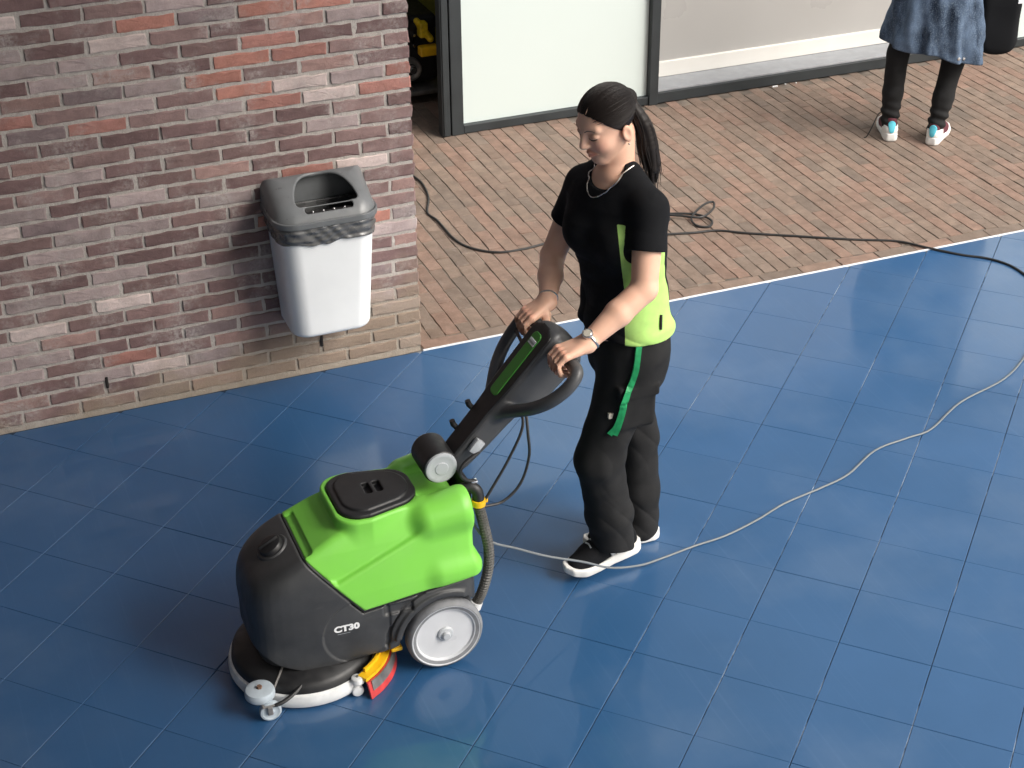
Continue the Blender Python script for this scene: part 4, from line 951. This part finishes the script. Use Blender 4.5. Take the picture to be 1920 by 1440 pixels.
hv, hq = sdf_mesh(f_hair, HC-0.15, HC+0.15, 0.0028, 2); hair = obj('hair', hv, hq, M['hair'], wom)
def flow_cap(o, v, loc): 
    dq = loc(v)-PB; set_attr(o, 'flow', 'FLOAT_VECTOR', np.stack([np.linalg.norm(dq, axis=1), 0.10*np.arctan2(dq[:, 1], dq[:, 2]), 0*dq[:, 0]], 1))
flow_cap(hair, hv, h_loc)
PTP = np.array([h_wld(PB), (0.188, -1.650, 1.618), (0.205, -1.652, 1.575), (0.213, -1.656, 1.53), (0.220, -1.662, 1.490), (0.226, -1.668, 1.458), (0.230, -1.672, 1.432)])
strands = []
for k in range(9):
    a_ = 2*math.pi*k/8; r_ = 0.0 if k == 8 else 0.017; sp = np.interp(np.linspace(0, 1, 7), [0, 0.2, 0.5, 0.85, 1], [0.35, 0.9, 1.15, 0.75, 0.5])[:, None]
    off_ = np.array([math.cos(a_)*0.9, math.sin(a_), 0])*r_; q_ = PTP + off_*sp; q_[-1, 2] += 0.045*math.sin(k*2.3); q_[-2, :2] += 0.003*math.cos(k*1.7); c_ = bez(q_, 3)
    strands.append((c_, np.interp(np.linspace(0, 1, len(c_)), [0, 0.15, 0.5, 0.8, 1], [0.011, 0.014, 0.0165, 0.012, 0.003])))
pt = PTP
def f_pony(P):
    d = None
    for c_, r_ in strands:
        for i in range(len(c_)-1):
            e = rcone(P, c_[i], c_[i+1], r_[i], r_[i+1]); d = e if d is None else smin(d, e, 0.003)
    return d
pv_, pq = sdf_mesh(f_pony, pt.min(0)-0.05, pt.max(0)+0.05, 0.003, 1); pony = obj('ponytail', pv_, pq, M['hair'], hair)
set_attr(pony, 'flow', 'FLOAT_VECTOR', np.stack([pv_[:, 2], 0.10*np.arctan2(pv_[:, 1]+1.67, pv_[:, 0]-0.235+0.1*(pv_[:, 2]-1.5)), 0*pv_[:, 0]], 1))
MB().tube(bez([h_wld(PB)+np.array([0.010, 0.020*math.cos(t), 0.020*math.sin(t)]) for t in np.linspace(0, 6.28, 9)], 3), 0.004, 6).obj('hair_tie', M['lash'], hair, True)
ppt = push(f_hair, h_wld(np.array([(0.074, 0.019, 0.088), (0.060, 0.020, 0.098), (0.045, 0.020, 0.106), (0.030, 0.020, 0.112)])), -0.0012); pa = MB().tube(bez(ppt, 5), [0.0022]*8+[0.0018]*7+[0.0008], 6).obj('parting', M['skin'], hair, True)
set_attr(pa, 'tint', 'FLOAT_COLOR', np.ones((len(pa.data.vertices), 4)))
for s in (1,):
    er = h_wld((-0.006, s*0.081, -0.064)); MB().lathe([(0.0001, 0.0035), (0.0025, 0.0025), (0.0035, 0), (0.0025, -0.0025), (0.0001, -0.0035)], er, 'z', 10).obj('earring', M['silver'], wom, True)
# strands: combed back over the head along arcs to the hair tie, then down the ponytail
ls = MB(); rs = np.random.default_rng(5); EC, ER = np.array([-0.012, 0, 0.031]), np.array([0.102, 0.0800, 0.0885])
u1 = (PB-EC)/ER; u1 /= np.linalg.norm(u1)
for k in range(620):
    side = 1 if rs.random() < 0.55 else -1; th_ = rs.uniform(0.02, 1.0); b0 = 0.020 + (side*rs.uniform(0.0, 0.060) if True else 0)
    if rs.random() < 0.62: a0 = None                       # from the hairline
    else: a0 = rs.uniform(-0.02, 0.07); b0 = 0.020+side*rs.uniform(0.002, 0.03)   # from the parting
    b0 = float(np.clip(b0, -0.076, 0.076))
    if a0 is None:
        best = None
        for t in np.linspace(-1.2, 1.45, 60):               # walk the ellipsoid section y = b0 until it meets the hairline
            kk = math.sqrt(max(0.0, 1-(b0/ER[1])**2)); p_ = EC+np.array([ER[0]*kk*math.cos(t), b0, ER[2]*kk*math.sin(t)])
            if 1.22*p_[0]-p_[2]-0.006 < 0 and math.cos(t) > -0.3 and t > -0.6: best = p_; break
        if best is None: continue
        q0 = best
    else:
        kk = math.sqrt(max(0.0, 1-(b0/ER[1])**2)); q0 = np.array([a0, b0, EC[2]+ER[2]*math.sqrt(max(0.0, kk*kk-((a0-EC[0])/ER[0])**2))])
    u0 = (q0-EC)/ER; u0 /= np.linalg.norm(u0); om = math.acos(float(np.clip(u0 @ u1, -1, 1)))
    if om < 0.3 or om > 2.9: continue
    e_ = rs.uniform(0.75, 0.97); T = np.linspace(0, e_, 11); arc = np.array([(math.sin((1-t)*om)*u0+math.sin(t*om)*u1)/math.sin(om) for t in T])
    lift = 0.003+rs.uniform(0.0, 0.012)*np.sin(np.linspace(0.15, math.pi, 11)); ls.tube(h_wld(EC+arc*ER*(1+lift)[:, None]), np.interp(T, [0, 0.1, 0.9, 1], [0.0003, 0.0009, 0.0009, 0.0004]), 4)
for k in range(150):
    c_, r_ = strands[k % 9]; o_ = rs.normal(0, 0.0085, 3)*np.array([1, 1, 0.2]); n_ = len(c_); ph = rs.uniform(0, 6.3); tt = np.linspace(0, 1, n_); wv = np.stack([0.0018*np.sin(tt*9+ph), 0.0018*np.cos(tt*8+ph), 0*tt], 1)
    q_ = c_+o_*np.interp(tt, [0, 0.2, 0.6, 1], [0.5, 1.0, 1.35, 1.2])[:, None]+wv; q_[:, 2] -= rs.uniform(-0.02, 0.035)*tt**2; ls.tube(q_, np.interp(tt, [0, 0.7, 1], [0.0012, 0.0010, 0.0003]), 4)
lo_ = ls.obj('hair_strands', M['hair'], hair, True); tag(lo_, kind='stuff'); fl_ = np.repeat(rs.uniform(0, 0.5, len(lo_.data.vertices)//4+1), 4)[:len(lo_.data.vertices)]; set_attr(lo_, 'flow', 'FLOAT_VECTOR', np.stack([fl_*0, np.round(fl_, 2), fl_*0], 1))
# T-shirt
SH = [(z, x, y, a+0.012, b+0.012, t) for z, x, y, a, b, t in TOR]; SH[0] = (0.80, 0.165, -1.660, 0.130, 0.168, 12); SH[1] = (0.93, 0.160, -1.658, 0.134, 0.170, 13)
cf, cl, _ = frame(26)
slL, slR = shL+(elL-shL)*0.52, shR+(elR-shR)*0.50
def folds(P, amp):
    z = P[:, 2]; return amp*(0.9-1.8*np.abs(np.sin(P @ np.array([13, -9, 17], np.float32)+1.3*np.sin(z*15+P[:, 1]*11)))**0.6 + 0.6*np.sin(P @ np.array([30, 18, 34], np.float32)+2*np.sin(z*21)) + 0.7*np.sin(P @ np.array([-22, 40, 52], np.float32)+1.3*np.sin(z*33)) + 0.5*vnoise(P, 40, 5))
def sleeve(P, sh_, sl_, r0, r1):
    ax = ((sl_-sh_)/np.linalg.norm(sl_-sh_)).astype(np.float32); q = P-sl_.astype(np.float32); t = q @ ax; rad = np.linalg.norm(q-t[:, None]*ax, axis=1)
    d = smax(rcone(P, sh_, sl_+(sl_-sh_)*0.3, r0, r1), t, 0.004); return smax(d, -smax(rad-r1+0.007, -(t+0.05), 0.01), 0.004)
def f_shirt0(P):
    d = loft(P, SH, 2.2, 0.03)
    for s in (-1, 1): d = smin(d, ell(P, np.array([0.118, -1.65, 1.265])+cf*0.082+cl*s*0.068, (0.060, 0.060, 0.055)), 0.05)
    yk = np.minimum(rcone(P, (0.134, -1.686, 1.466), shL, 0.038, 0.056), rcone(P, (0.122, -1.612, 1.474), shR, 0.038, 0.055))
    d = smin(d, yk, 0.035)
    d = smin(d, np.minimum(sleeve(P, shL, slL, 0.058, 0.060), sleeve(P, shR, slR, 0.057, 0.061)), 0.022)
    w = np.clip((1.30-P[:, 2])/0.25, 0.25, 1); return d + folds(P, 0.0030)*w
def f_shirt(P):
    d = smax(f_shirt0(P), 0.928 + 0.003*np.sin(P[:, 0]*14) - P[:, 2], 0.006)
    return smax(d, -ell(P, np.array([0.092, -1.652, 1.482])+cf*0.034, (0.064, 0.066, 0.060)), 0.006)
sv, sq_ = sdf_mesh(f_shirt, (-0.08, -1.99, 0.89), (0.36, -1.34, 1.50), 0.004, 2)
def lime_field(p):
    """< 0 on the lime flank: narrow under the arm, widening to the hem; sleeves stay black"""
    zz = p[:, 2]; ctr = np.stack([np.interp(zz, [r[0] for r in SH], [r[i] for r in SH]) for i in (1, 2, 5)], 1); dx, dy = p[:, 0]-ctr[:, 0], p[:, 1]-ctr[:, 1]; an = np.radians(ctr[:, 2])
    uu = -dx*np.cos(an)-dy*np.sin(an); wwv = dx*np.sin(an)-dy*np.cos(an); th = np.degrees(np.arctan2(-uu, np.abs(wwv)))      # 0 = flank, + towards the back
    lo_e = np.interp(zz, [0.92, 1.05, 1.20, 1.34], [-40, -41, -46, -50]); lo_e = np.where(wwv > 0, lo_e, 0); hi_e = np.interp(zz, [0.92, 1.0, 1.12, 1.25, 1.34], [44, 34, 18, 10, 2])
    q = p.astype(np.float32); dsl = np.minimum(rcone(q, shL, slL, 0.058, 0.060), rcone(q, shR, slR, 0.058, 0.063))
    return np.maximum(np.maximum((lo_e-th)*0.0026, (th-hi_e)*0.0026), np.maximum(zz-1.345, 0.010-dsl))
lime = lime_field(sv[sq_].mean(1)) < 0
edge = np.intersect1d(np.unique(sq_[lime]), np.unique(sq_[~lime])); ep = sv[edge].copy()
for _ in range(4):
    g_ = np.stack([(lime_field(ep+e)-lime_field(ep-e))/0.002 for e in np.eye(3)*0.001], 1); ep = ep - np.clip(lime_field(ep)/np.maximum((g_*g_).sum(1), 0.2), -0.0015, 0.0015)[:, None]*g_
sv[edge] = push(f_shirt, ep, 0.0, 2)
v1, f1 = split(sv, sq_, ~lime); shirt = obj('t_shirt', v1, f1, M['shirt'], wom)
v2, f2 = split(sv, sq_, lime); obj('lime_side_panel', v2, f2, M['lime'], shirt)
for k, (z, t, hgt) in enumerate(((1.372, 74, 0.010), (1.352, 72, 0.012), (1.330, 70, 0.016))):
    a = math.radians(26+180-t*0.75+6); p = np.array([0.118, -1.65, z])+np.array([-math.cos(a), -math.sin(a), 0])*0.14; p = push(f_shirt0, [p], 0.002)[0]
    MB().box(p-np.array([0.004, 0.010, hgt/2]), p+np.array([0.004, 0.010, hgt/2]), 0.002).obj('back_print', M['lime'], shirt, True)
pk = push(f_shirt0, np.array([(0.205, -1.86, 1.02), (0.215, -1.86, 0.998)]), 0.002); MB().tube(pk, 0.0045, 8).obj('pocket_tab', M['lash'], shirt, True)
# necklace: two fine chains round the neck and over the shirt front
nk = [NB*0+np.array([0.140, -1.715, 1.500]), np.array([0.075, -1.725, 1.460]), np.array([0.015, -1.718, 1.432]), np.array([-0.015, -1.690, 1.418]), np.array([-0.012, -1.655, 1.432]), np.array([0.015, -1.622, 1.462]), np.array([0.060, -1.600, 1.490])]
f_all = lambda P: np.minimum(f_shirt(P), f_skin_up(P))
tube_on(f_all, nk, 0.0025, 0.0019, 6, 8).obj('necklace', M['silver'], wom, True)
# trousers
def f_trou(P):
    pel = loft(P, [(0.74, 0.166, -1.657, 0.100, 0.150, 8), (0.86, 0.166, -1.656, 0.116, 0.158, 10), (0.99, 0.156, -1.655, 0.108, 0.148, 13)], 2.2, 0.03)
    L = chain(P, [hipL, knL, knL*0.35+anL*0.65, anL-np.array([0.006, 0, 0.030])], [0.096, 0.076, 0.076, 0.073], 0.03); R = chain(P, [hipR, knR, knR*0.35+anR*0.65, anR-np.array([0, 0, 0.03])], [0.096, 0.068, 0.067, 0.067], 0.03)
    # creases gather behind the knees and above the shoes
    def cr(zk, amp, ph): return amp*np.exp(-((P[:, 2]-zk)/0.13)**2)*(1.2-2.4*np.abs(np.sin(P[:, 2]*17+P[:, 0]*26+P[:, 1]*12+ph+1.2*np.sin(P[:, 2]*19+P[:, 0]*15)))**0.6)
    L = L + cr(0.46, 0.0014, 0.3) + cr(0.19, 0.0018, 1.0) + 0.0015*vnoise(P*np.array([1, 1, 0.5], np.float32), 30, 8); R = R + cr(0.44, 0.0014, 2.0) + cr(0.17, 0.0018, 0.5) + 0.0015*vnoise(P*np.array([1, 1, 0.5], np.float32), 30, 9)
    d = smin(pel, np.minimum(L, R), 0.045) + 0.0016*vnoise(P, 45, 4)
    # cargo pocket on the outer thigh
    pc = push(lambda Q: rcone(Q, hipL, knL, 0.1, 0.076), [(0.13, -1.86, 0.70)])[0]
    pkt = rbox(P, (0.130, -1.797, 0.705), (0.068, 0.024, 0.080), 0.018); d = smin(d, pkt, 0.012); fl = rbox(P, (0.133, -1.803, 0.765), (0.072, 0.024, 0.024), 0.010); d = smin(d, fl, 0.004)
    a1 = ell(P, anL-np.array([0, 0, 0.10]), (0.060, 0.058, 0.070)); a2 = ell(P, anR-np.array([0, 0, 0.09]), (0.060, 0.058, 0.060))
    d = smax(d, 0.088-P[:, 2]+0.02*np.sin(P[:, 0]*20) - np.where(P[:, 0] > 0.215, 0.035, 0.0), 0.006); return smax(smax(d, -a1, 0.004), -a2, 0.004)
trou = sdf_obj('trousers', f_trou, (-0.09, -1.90, 0.03), (0.40, -1.46, 1.02), 0.0045, M['trousers'], wom)
# shoes
uL, f_uL, w_L = shoe(wom, (0.220, -1.670), (-0.072, -1.718), 0.014, 0.020, M['shirt']); uR, _, _ = shoe(wom, (0.334, -1.598), (0.060, -1.575), 0.002, 0.002, M['shirt'])
for k in range(4):
    x = 0.120+0.022*k; p = push(f_uL, [w_L((x, 0.030-0.003*k, 0.10)), w_L((x+0.004, 0.0, 0.12)), w_L((x, -0.030+0.003*k, 0.10))], 0.002); MB().tube(bez(p, 5), 0.0030, 6).obj('lace', M['disc'], uL, True)
p = push(f_uL, [w_L((0.080, 0.05, 0.060)), w_L((0.120, 0.05, 0.045))], 0.0015); MB().tube(p, [0.006, 0.010], 6).obj('side_mark', M['disc'], uL, True)
# green key strap hanging from the pocket, in two tails
def strap(pts, w, name, lift=0.006):
    p = push(f_trou, bez(pts, 8), lift); T = np.gradient(p, axis=0); T /= np.linalg.norm(T, axis=1)[:, None]; g_ = np.zeros_like(p)
    for s in ((1,1,1),(1,-1,-1),(-1,1,-1),(-1,-1,1)): s = np.array(s, np.float32); g_ += s*f_trou(p+s*0.003)[:, None]
    g_ /= np.linalg.norm(g_, axis=1)[:, None]; S = np.cross(T, g_); S /= np.linalg.norm(S, axis=1)[:, None]; V = []; F = []
    for q, s, n_ in zip(p, S, g_): V += [q-s*w/2-n_*0.0006, q+s*w/2-n_*0.0006, q+s*w/2+n_*0.0012, q-s*w/2+n_*0.0012]
    for i in range(len(p)-1):
        for k in range(4): l = (k+1) % 4; F.append((i*4+k, i*4+l, i*4+4+l, i*4+4+k))
    F += [(0, 3, 2, 1), tuple((len(p)-1)*4+k for k in range(4))]; return obj(name, V, F, M['strap'], wom, False)
strap([(0.118, -1.84, 0.945), (0.108, -1.85, 0.88), (0.092, -1.85, 0.80), (0.070, -1.84, 0.71), (0.045, -1.83, 0.62)], 0.020, 'key_strap')
strap([(0.118, -1.845, 0.940), (0.100, -1.855, 0.84), (0.072, -1.855, 0.75), (0.046, -1.845, 0.67), (0.026, -1.83, 0.625)], 0.018, 'key_strap', 0.010)
lb = push(f_trou, [(0.006, -1.83, 0.690), (0.022, -1.83, 0.690)], -0.001); MB().box(np.minimum(lb[0], lb[1])-np.array([0.002, 0.0012, 0.008]), np.maximum(lb[0], lb[1])+np.array([0.002, 0.0, 0.008]), 0.0008).obj('sewn_label', M['watch_face'], trou)
# watch on the near wrist, bracelet on the far one
def band(el, wr, t, r, tube, name, mt, n=28):
    ax = (wr-el)/np.linalg.norm(wr-el); c = el+(wr-el)*t; u = np.cross(ax, (0, 0, 1)); u /= np.linalg.norm(u); w = np.cross(u, ax)
    return MB().tube([c+r*(math.cos(a)*u+math.sin(a)*w) for a in np.linspace(0, 2*math.pi, n, endpoint=False)], tube, 8, closed=True).obj(name, mt, wom, True), c, ax, u, w
b_, c, ax, u, w = band(elL, wrL, 0.93, 0.0305, 0.0055, 'watch', M['silver'])
out = -u*0.25+w*0.97 if w[2] > 0 else -u*0.25-w*0.97; out = out/np.linalg.norm(out)
wf = MB().lathe([(0.0001, 0.007), (0.0125, 0.007), (0.0135, 0.006), (0.0165, 0.006), (0.0175, 0.003), (0.017, -0.002), (0.0001, -0.002)], (0, 0, 0), 'z', 28); Rm = Matrix.Translation(tuple(c+out*0.031)) @ Vector(out).to_track_quat('Z', 'Y').to_matrix().to_4x4()
wf.v = [tuple(Rm @ Vector(q)) for q in wf.v]; wf.obj('watch_case', M['silver'], b_, True)
wd = MB().lathe([(0.0001, 0.0078), (0.0120, 0.0078), (0.0120, 0.007)], (0, 0, 0), 'z', 24); wd.v = [tuple(Rm @ Vector(q)) for q in wd.v]; wd.obj('watch_dial', M['watch_face'], b_, True)
band(elR, wrR, 0.92, 0.0300, 0.0030, 'bracelet', M['silver'])

# ------------------------------------------------------------------ second person, seen from behind near the shop front
p2 = thing('person', (3.27, 1.2, 0), 'person seen from behind in washed denim coat, black leggings and white trainers', 'person')
a2 = 243.0; F2, L2, _ = frame(a2)
c2 = np.array([3.34, 1.24, 0])
P2T = [(0.78, c2[0], c2[1], 0.11, 0.155, a2), (0.92, c2[0], c2[1], 0.12, 0.165, a2), (1.05, c2[0], c2[1], 0.10, 0.135, a2), (1.25, c2[0]+0.01, c2[1], 0.11, 0.155, a2), (1.36, c2[0]+0.01, c2[1], 0.085, 0.160, a2), (1.42, c2[0]+0.01, c2[1], 0.055, 0.075, a2)]
h2C = np.array([c2[0]+0.03, c2[1]+0.04, 1.565]); f_h2, h2l, h2w = head_sdf(h2C, frame(a2, 8))
s2L, s2R = c2+L2*0.17+np.array([0, 0, 1.345]), c2-L2*0.17+np.array([0, 0, 1.345]); e2L, e2R = s2L+F2*0.02+L2*0.05-np.array([0, 0, 0.27]), s2R+F2*0.02-L2*0.05-np.array([0, 0, 0.27]); w2L, w2R = e2L+F2*0.17-L2*0.03-np.array([0, 0, 0.12]), e2R+F2*0.17+L2*0.03-np.array([0, 0, 0.12])
k2L, k2R = np.array([3.165, 1.285, 0.475]), np.array([3.440, 1.165, 0.440]); a2L, a2R = np.array([3.148, 1.272, 0.09]), np.array([3.345, 1.120, 0.09]); hp2L, hp2R = c2+L2*0.085+np.array([0, 0, 0.84]), c2-L2*0.085+np.array([0, 0, 0.84])
def simple_hand(P, w, e):
    ax = (w-e)/np.linalg.norm(w-e); sdv = np.cross(ax, (0, 0, 1)); sdv /= np.linalg.norm(sdv); d = rcone(P, w, w+ax*0.075, 0.024, 0.026)
    for k in range(4): b = w+ax*0.075+sdv*(k-1.5)*0.017; d = smin(d, chain(P, [b, b+ax*0.035-np.array([0, 0, 0.012]), b+ax*0.055-np.array([0, 0, 0.034])], [0.0095, 0.0085, 0.007]), 0.004)
    return smin(d, chain(P, [w+ax*0.02+sdv*0.02, w+ax*0.055+sdv*0.042, w+ax*0.08+sdv*0.042-np.array([0, 0, 0.012])], [0.013, 0.011, 0.009]), 0.01)
def f_p2(P):
    d = smin(f_h2(P), rcone(P, h2w((-0.03, 0, -0.065)), (c2[0]+0.01, c2[1], 1.40), 0.05, 0.055), 0.012); d = smin(d, loft(P, P2T, 2.2, 0.03), 0.03)
    for s, e, w in ((s2L, e2L, w2L), (s2R, e2R, w2R)): d = smin(d, smin(chain(P, [s, e, w], [0.045, 0.037, 0.025], 0.01), simple_hand(P, w, e), 0.015), 0.02)
    for h, k, a in ((hp2L, k2L, a2L), (hp2R, k2R, a2R)): d = smin(d, chain(P, [h, k, a], [0.075, 0.045, 0.034], 0.02), 0.03)
    return d
b2 = sdf_obj('body', f_p2, (3.0, 0.95, 0.04), (3.75, 1.62, 1.70), 0.006, M['skin'], p2, 1); paint_skin(b2, [])
def f_hair2(P):
    q = h2l(P); d = ell(q, (-0.014, 0, 0.03), (0.105, 0.083, 0.093)); d = smax(d, (1.22*q[:, 0]-q[:, 2]-0.02)/1.58, 0.01); return smin(d, chain(q, [(-0.07, 0, 0.0), (-0.085, 0, -0.10), (-0.075, 0, -0.22)], [0.06, 0.055, 0.03], 0.03), 0.03)
hv, hq = sdf_mesh(f_hair2, h2C-0.32, h2C+0.2, 0.006, 1); o = obj('hair', hv, hq, M['hair'], p2); flow_cap(o, hv, h2l)
def f_leg(P):
    d = None
    for h, k, a, ph in ((hp2L, k2L, a2L, 0.0), (hp2R, k2R, a2R, 2.0)):
        e = chain(P, [h, k, k*0.45+a*0.55, a-np.array([0, 0, 0.005])], [0.090, 0.058, 0.055, 0.046], 0.02)
        e = e + 0.0055*np.exp(-((P[:, 2]-0.13)/0.07)**2)*np.sin(P[:, 2]*120+P[:, 0]*40+ph) + 0.002*vnoise(P, 30, 3)
        d = e if d is None else np.minimum(d, e)
    return smax(d, 0.068-P[:, 2], 0.006)
sdf_obj('leggings', f_leg, (3.0, 1.0, 0.04), (3.65, 1.5, 0.95), 0.005, M['trousers'], p2, 1)
CO_ = [(0.36, 3.325, 1.205, 0.185, 0.285, a2), (0.50, 3.32, 1.205, 0.180, 0.272, a2), (0.78, 3.325, 1.215, 0.165, 0.235, a2), (0.95, 3.33, 1.225, 0.150, 0.20, a2), (1.15, 3.345, 1.24, 0.135, 0.18, a2), (1.34, 3.35, 1.24, 0.11, 0.185, a2), (1.43, 3.35, 1.24, 0.06, 0.08, a2)]
def f_coat(P):
    d = loft(P, CO_, 2.0, 0.03); lat = (P[:, 0]-3.325)*L2[0]+(P[:, 1]-1.205)*L2[1]; fw = (P[:, 0]-3.325)*F2[0]+(P[:, 1]-1.205)*F2[1]; an = np.arctan2(fw, lat)
    low = np.clip((0.95-P[:, 2])/0.4, 0, 1)
    d = d + low*(0.011*np.sin(an*9+P[:, 2]*6+1.0) + 0.007*np.sin(an*15-P[:, 2]*13) + 0.004*vnoise(P, 30, 6)) + 0.003*vnoise(P, 22, 7)
    for s, e, w in ((s2L, e2L, w2L), (s2R, e2R, w2R)): d = smin(d, chain(P, [s, e, e*0.15+w*0.85], [0.068, 0.056, 0.046], 0.02)+0.002*vnoise(P, 50, 2), 0.03)
    hem = 0.490-0.22*(P[:, 0]-3.32)+0.010*np.sin(an*4+1); d = smax(d, hem-P[:, 2], 0.008)
    inner = smax(loft(P, [(z, x, y, a-0.014, b-0.014, t) for z, x, y, a, b, t in CO_], 2.0)+low*0.014, P[:, 2]-0.90, 0.05); return smax(d, -inner, 0.006)
coat = sdf_obj('denim_coat', f_coat, (2.98, 0.93, 0.36), (3.82, 1.62, 1.47), 0.006, M['denim'], p2, 1)
hb = [c2*0+np.array([3.325, 1.205, 0])+(-F2*math.cos(t)*0.19+L2*math.sin(t)*0.285)*1.02 for t in np.linspace(-1.3, 1.3, 30)]
for t in (-0.62, -0.42):
    q = np.array([3.325, 1.205, 0])+(-F2*math.cos(t)*0.20+L2*math.sin(t)*0.29); q[2] = 0.515-0.22*(q[0]-3.32); q = push(f_coat, [q], 0.001)[0]; MB().lathe([(0.0001, 0.005), (0.006, 0.004), (0.009, 0)], (0, 0, 0), 'z', 12)
    b = MB().lathe([(0.0001, 0.004), (0.007, 0.003), (0.009, 0.0)], (0, 0, 0), 'z', 14); Rm = Matrix.Translation(tuple(q)) @ Vector(-F2*0.9-L2*0.4).to_track_quat('Z', 'Y').to_matrix().to_4x4(); b.v = [tuple(Rm @ Vector(k)) for k in b.v]; b.obj('button', M['silver'], coat, True)
sh1, fs1, w1 = shoe(p2, (3.125, 1.205), (3.235, 1.455), 0.002, 0.0, M['burgundy'], h=0.005); sh2, fs2, w2 = shoe(p2, (3.295, 1.075), (3.500, 1.245), 0.002, 0.0, M['burgundy'], h=0.005)
for u_, f_, w_ in ((sh1, fs1, w1), (sh2, fs2, w2)):
    def heel_c(P, f_=f_, w_=w_): return np.maximum(np.abs(f_(P)-0.003)-0.0035, np.maximum(np.linalg.norm(P-w_((0.03, 0, 0.05)).astype(np.float32), axis=1)-0.066, P[:, 2]-0.085))
    def tab_c(P, f_=f_, w_=w_): return np.maximum(np.abs(f_(P)-0.0065)-0.0035, rcone(P, w_((-0.004, 0, 0.062)), w_((0.012, 0, 0.092)), 0.014, 0.021))
    p_ = w_((0.05, 0, 0.05)); sdf_obj('heel_counter', heel_c, p_-0.11, p_+0.11, 0.0035, M['sole'], u_, 1); sdf_obj('heel_tab', tab_c, p_-0.11, p_+0.11, 0.003, M['cyan'], u_, 1)
MB().tube(bez([(3.12, 1.30, 0.145), (3.085, 1.29, 0.135), (3.055, 1.29, 0.07), (3.035, 1.30, 0.015), (3.02, 1.305, 0.004)]), 0.0035, 6).obj('loose_drawstring', M['cable_black'], p2, True)
bag = thing('shoulder_bag', (3.70, 1.16, 0.46), 'black shoulder bag hanging at the side of the denim coat', 'bag')
def f_bag(P):
    M2 = np.stack([-L2, F2, (0, 0, 1)]); q = (P-np.array([3.685, 1.150, 0.72], np.float32)) @ M2.T.astype(np.float32); w = np.interp(q[:, 2], [-0.28, -0.2, 0.25], [0.075, 0.105, 0.120])
    d = smax(np.abs(q[:, 0])-w, np.abs(q[:, 1])-np.interp(q[:, 2], [-0.27, 0.0, 0.27], [0.075, 0.06, 0.03]), 0.05); return smax(smax(d, np.abs(q[:, 2])-0.265, 0.05)+0.004*vnoise(P, 30, 2), -1e3, 0.01)
sdf_obj('bag_body', f_bag, (3.48, 0.95, 0.42), (3.90, 1.36, 1.02), 0.006, M['shirt'], bag, 1)
for s in (-1, 1): MB().tube(bez([np.array([3.685, 1.15, 0.965])-L2*0.06+F2*s*0.02, np.array([3.62, 1.18, 1.18])+F2*s*0.02, s2R+np.array([0.0, 0, 0.055])+F2*s*0.015, np.array([3.66, 1.16, 1.17])+F2*s*0.025, np.array([3.685, 1.15, 0.965])+L2*0.05+F2*s*0.025], 8), 0.009, 8).obj('bag_strap', M['shirt'], bag, True)
q = push(f_bag, [(3.745, 1.05, 0.755)], 0.001)[0]; MB().box(q-np.array([0.018, 0.003, 0.016]), q+np.array([0.018, 0.003, 0.016]), 0.003).obj('white_tag', M['white'], bag)

# ------------------------------------------------------------------ machine stored in the doorway
sm = thing('stored_machine', (0.95, 2.95, 0), 'black machine with yellow levers parked in the dark doorway', 'machine')
def f_sm(P):
    d = rbox(P, (0.92, 3.02, 0.30), (0.17, 0.20, 0.20), 0.04); d = smin(d, rbox(P, (0.80, 2.90, 0.44), (0.10, 0.10, 0.09), 0.03), 0.03); return smax(d, -rbox(P, (1.02, 2.80, 0.36), (0.08, 0.06, 0.05), 0.02), 0.02)
sdf_obj('housing', f_sm, (0.66, 2.72, 0.06), (1.15, 3.28, 0.58), 0.007, M['black'], sm, 1)
MB().box((0.78, 2.74, 0.055), (1.12, 3.2, 0.085), 0.008).obj('base_plate', M['grey_metal'], sm, True)
MB().lathe([(0.034, -0.01), (0.050, -0.02), (0.062, -0.02), (0.068, -0.012), (0.068, 0.02)], (0.905, 2.80, 0.20), 'y', 36).obj('flywheel', M['grey_metal'], sm, True)
MB().lathe([(0.0001, -0.05), (0.018, -0.05), (0.022, -0.045), (0.024, 0.02)], (0.912, 2.80, 0.205), 'y', 20).obj('hub', M['chrome'], sm, True)
for k, (a, r) in enumerate((((0.86, 2.78, 0.36), 0.012), ((0.84, 2.79, 0.40), 0.015), ((0.93, 2.79, 0.34), 0.010), ((0.935, 2.80, 0.40), 0.011), ((0.83, 2.77, 0.10), 0.008), ((0.90, 2.76, 0.10), 0.007))):
    MB().lathe([(0.0001, -0.012), (r*0.7, -0.012), (r, -0.006), (r, 0.02)], a, 'y', 12).obj('bolt', M['chrome'], sm, True)
def f_y1(P): return smin(rbox(P, (0.962, 2.72, 0.455), (0.026, 0.03, 0.045), 0.012), rcone(P, (0.935, 2.74, 0.50), (1.00, 2.70, 0.40), 0.018, 0.020), 0.01)
def f_y2(P): return rbox(P, (0.985, 2.70, 0.335), (0.055, 0.03, 0.028), 0.010)
sdf_obj('yellow_handle', f_y1, (0.85, 2.62, 0.30), (1.08, 2.82, 0.58), 0.005, M['yellow_dirty'], sm, 1); sdf_obj('yellow_pedal', f_y2, (0.90, 2.63, 0.28), (1.07, 2.77, 0.40), 0.005, M['yellow'], sm, 1)
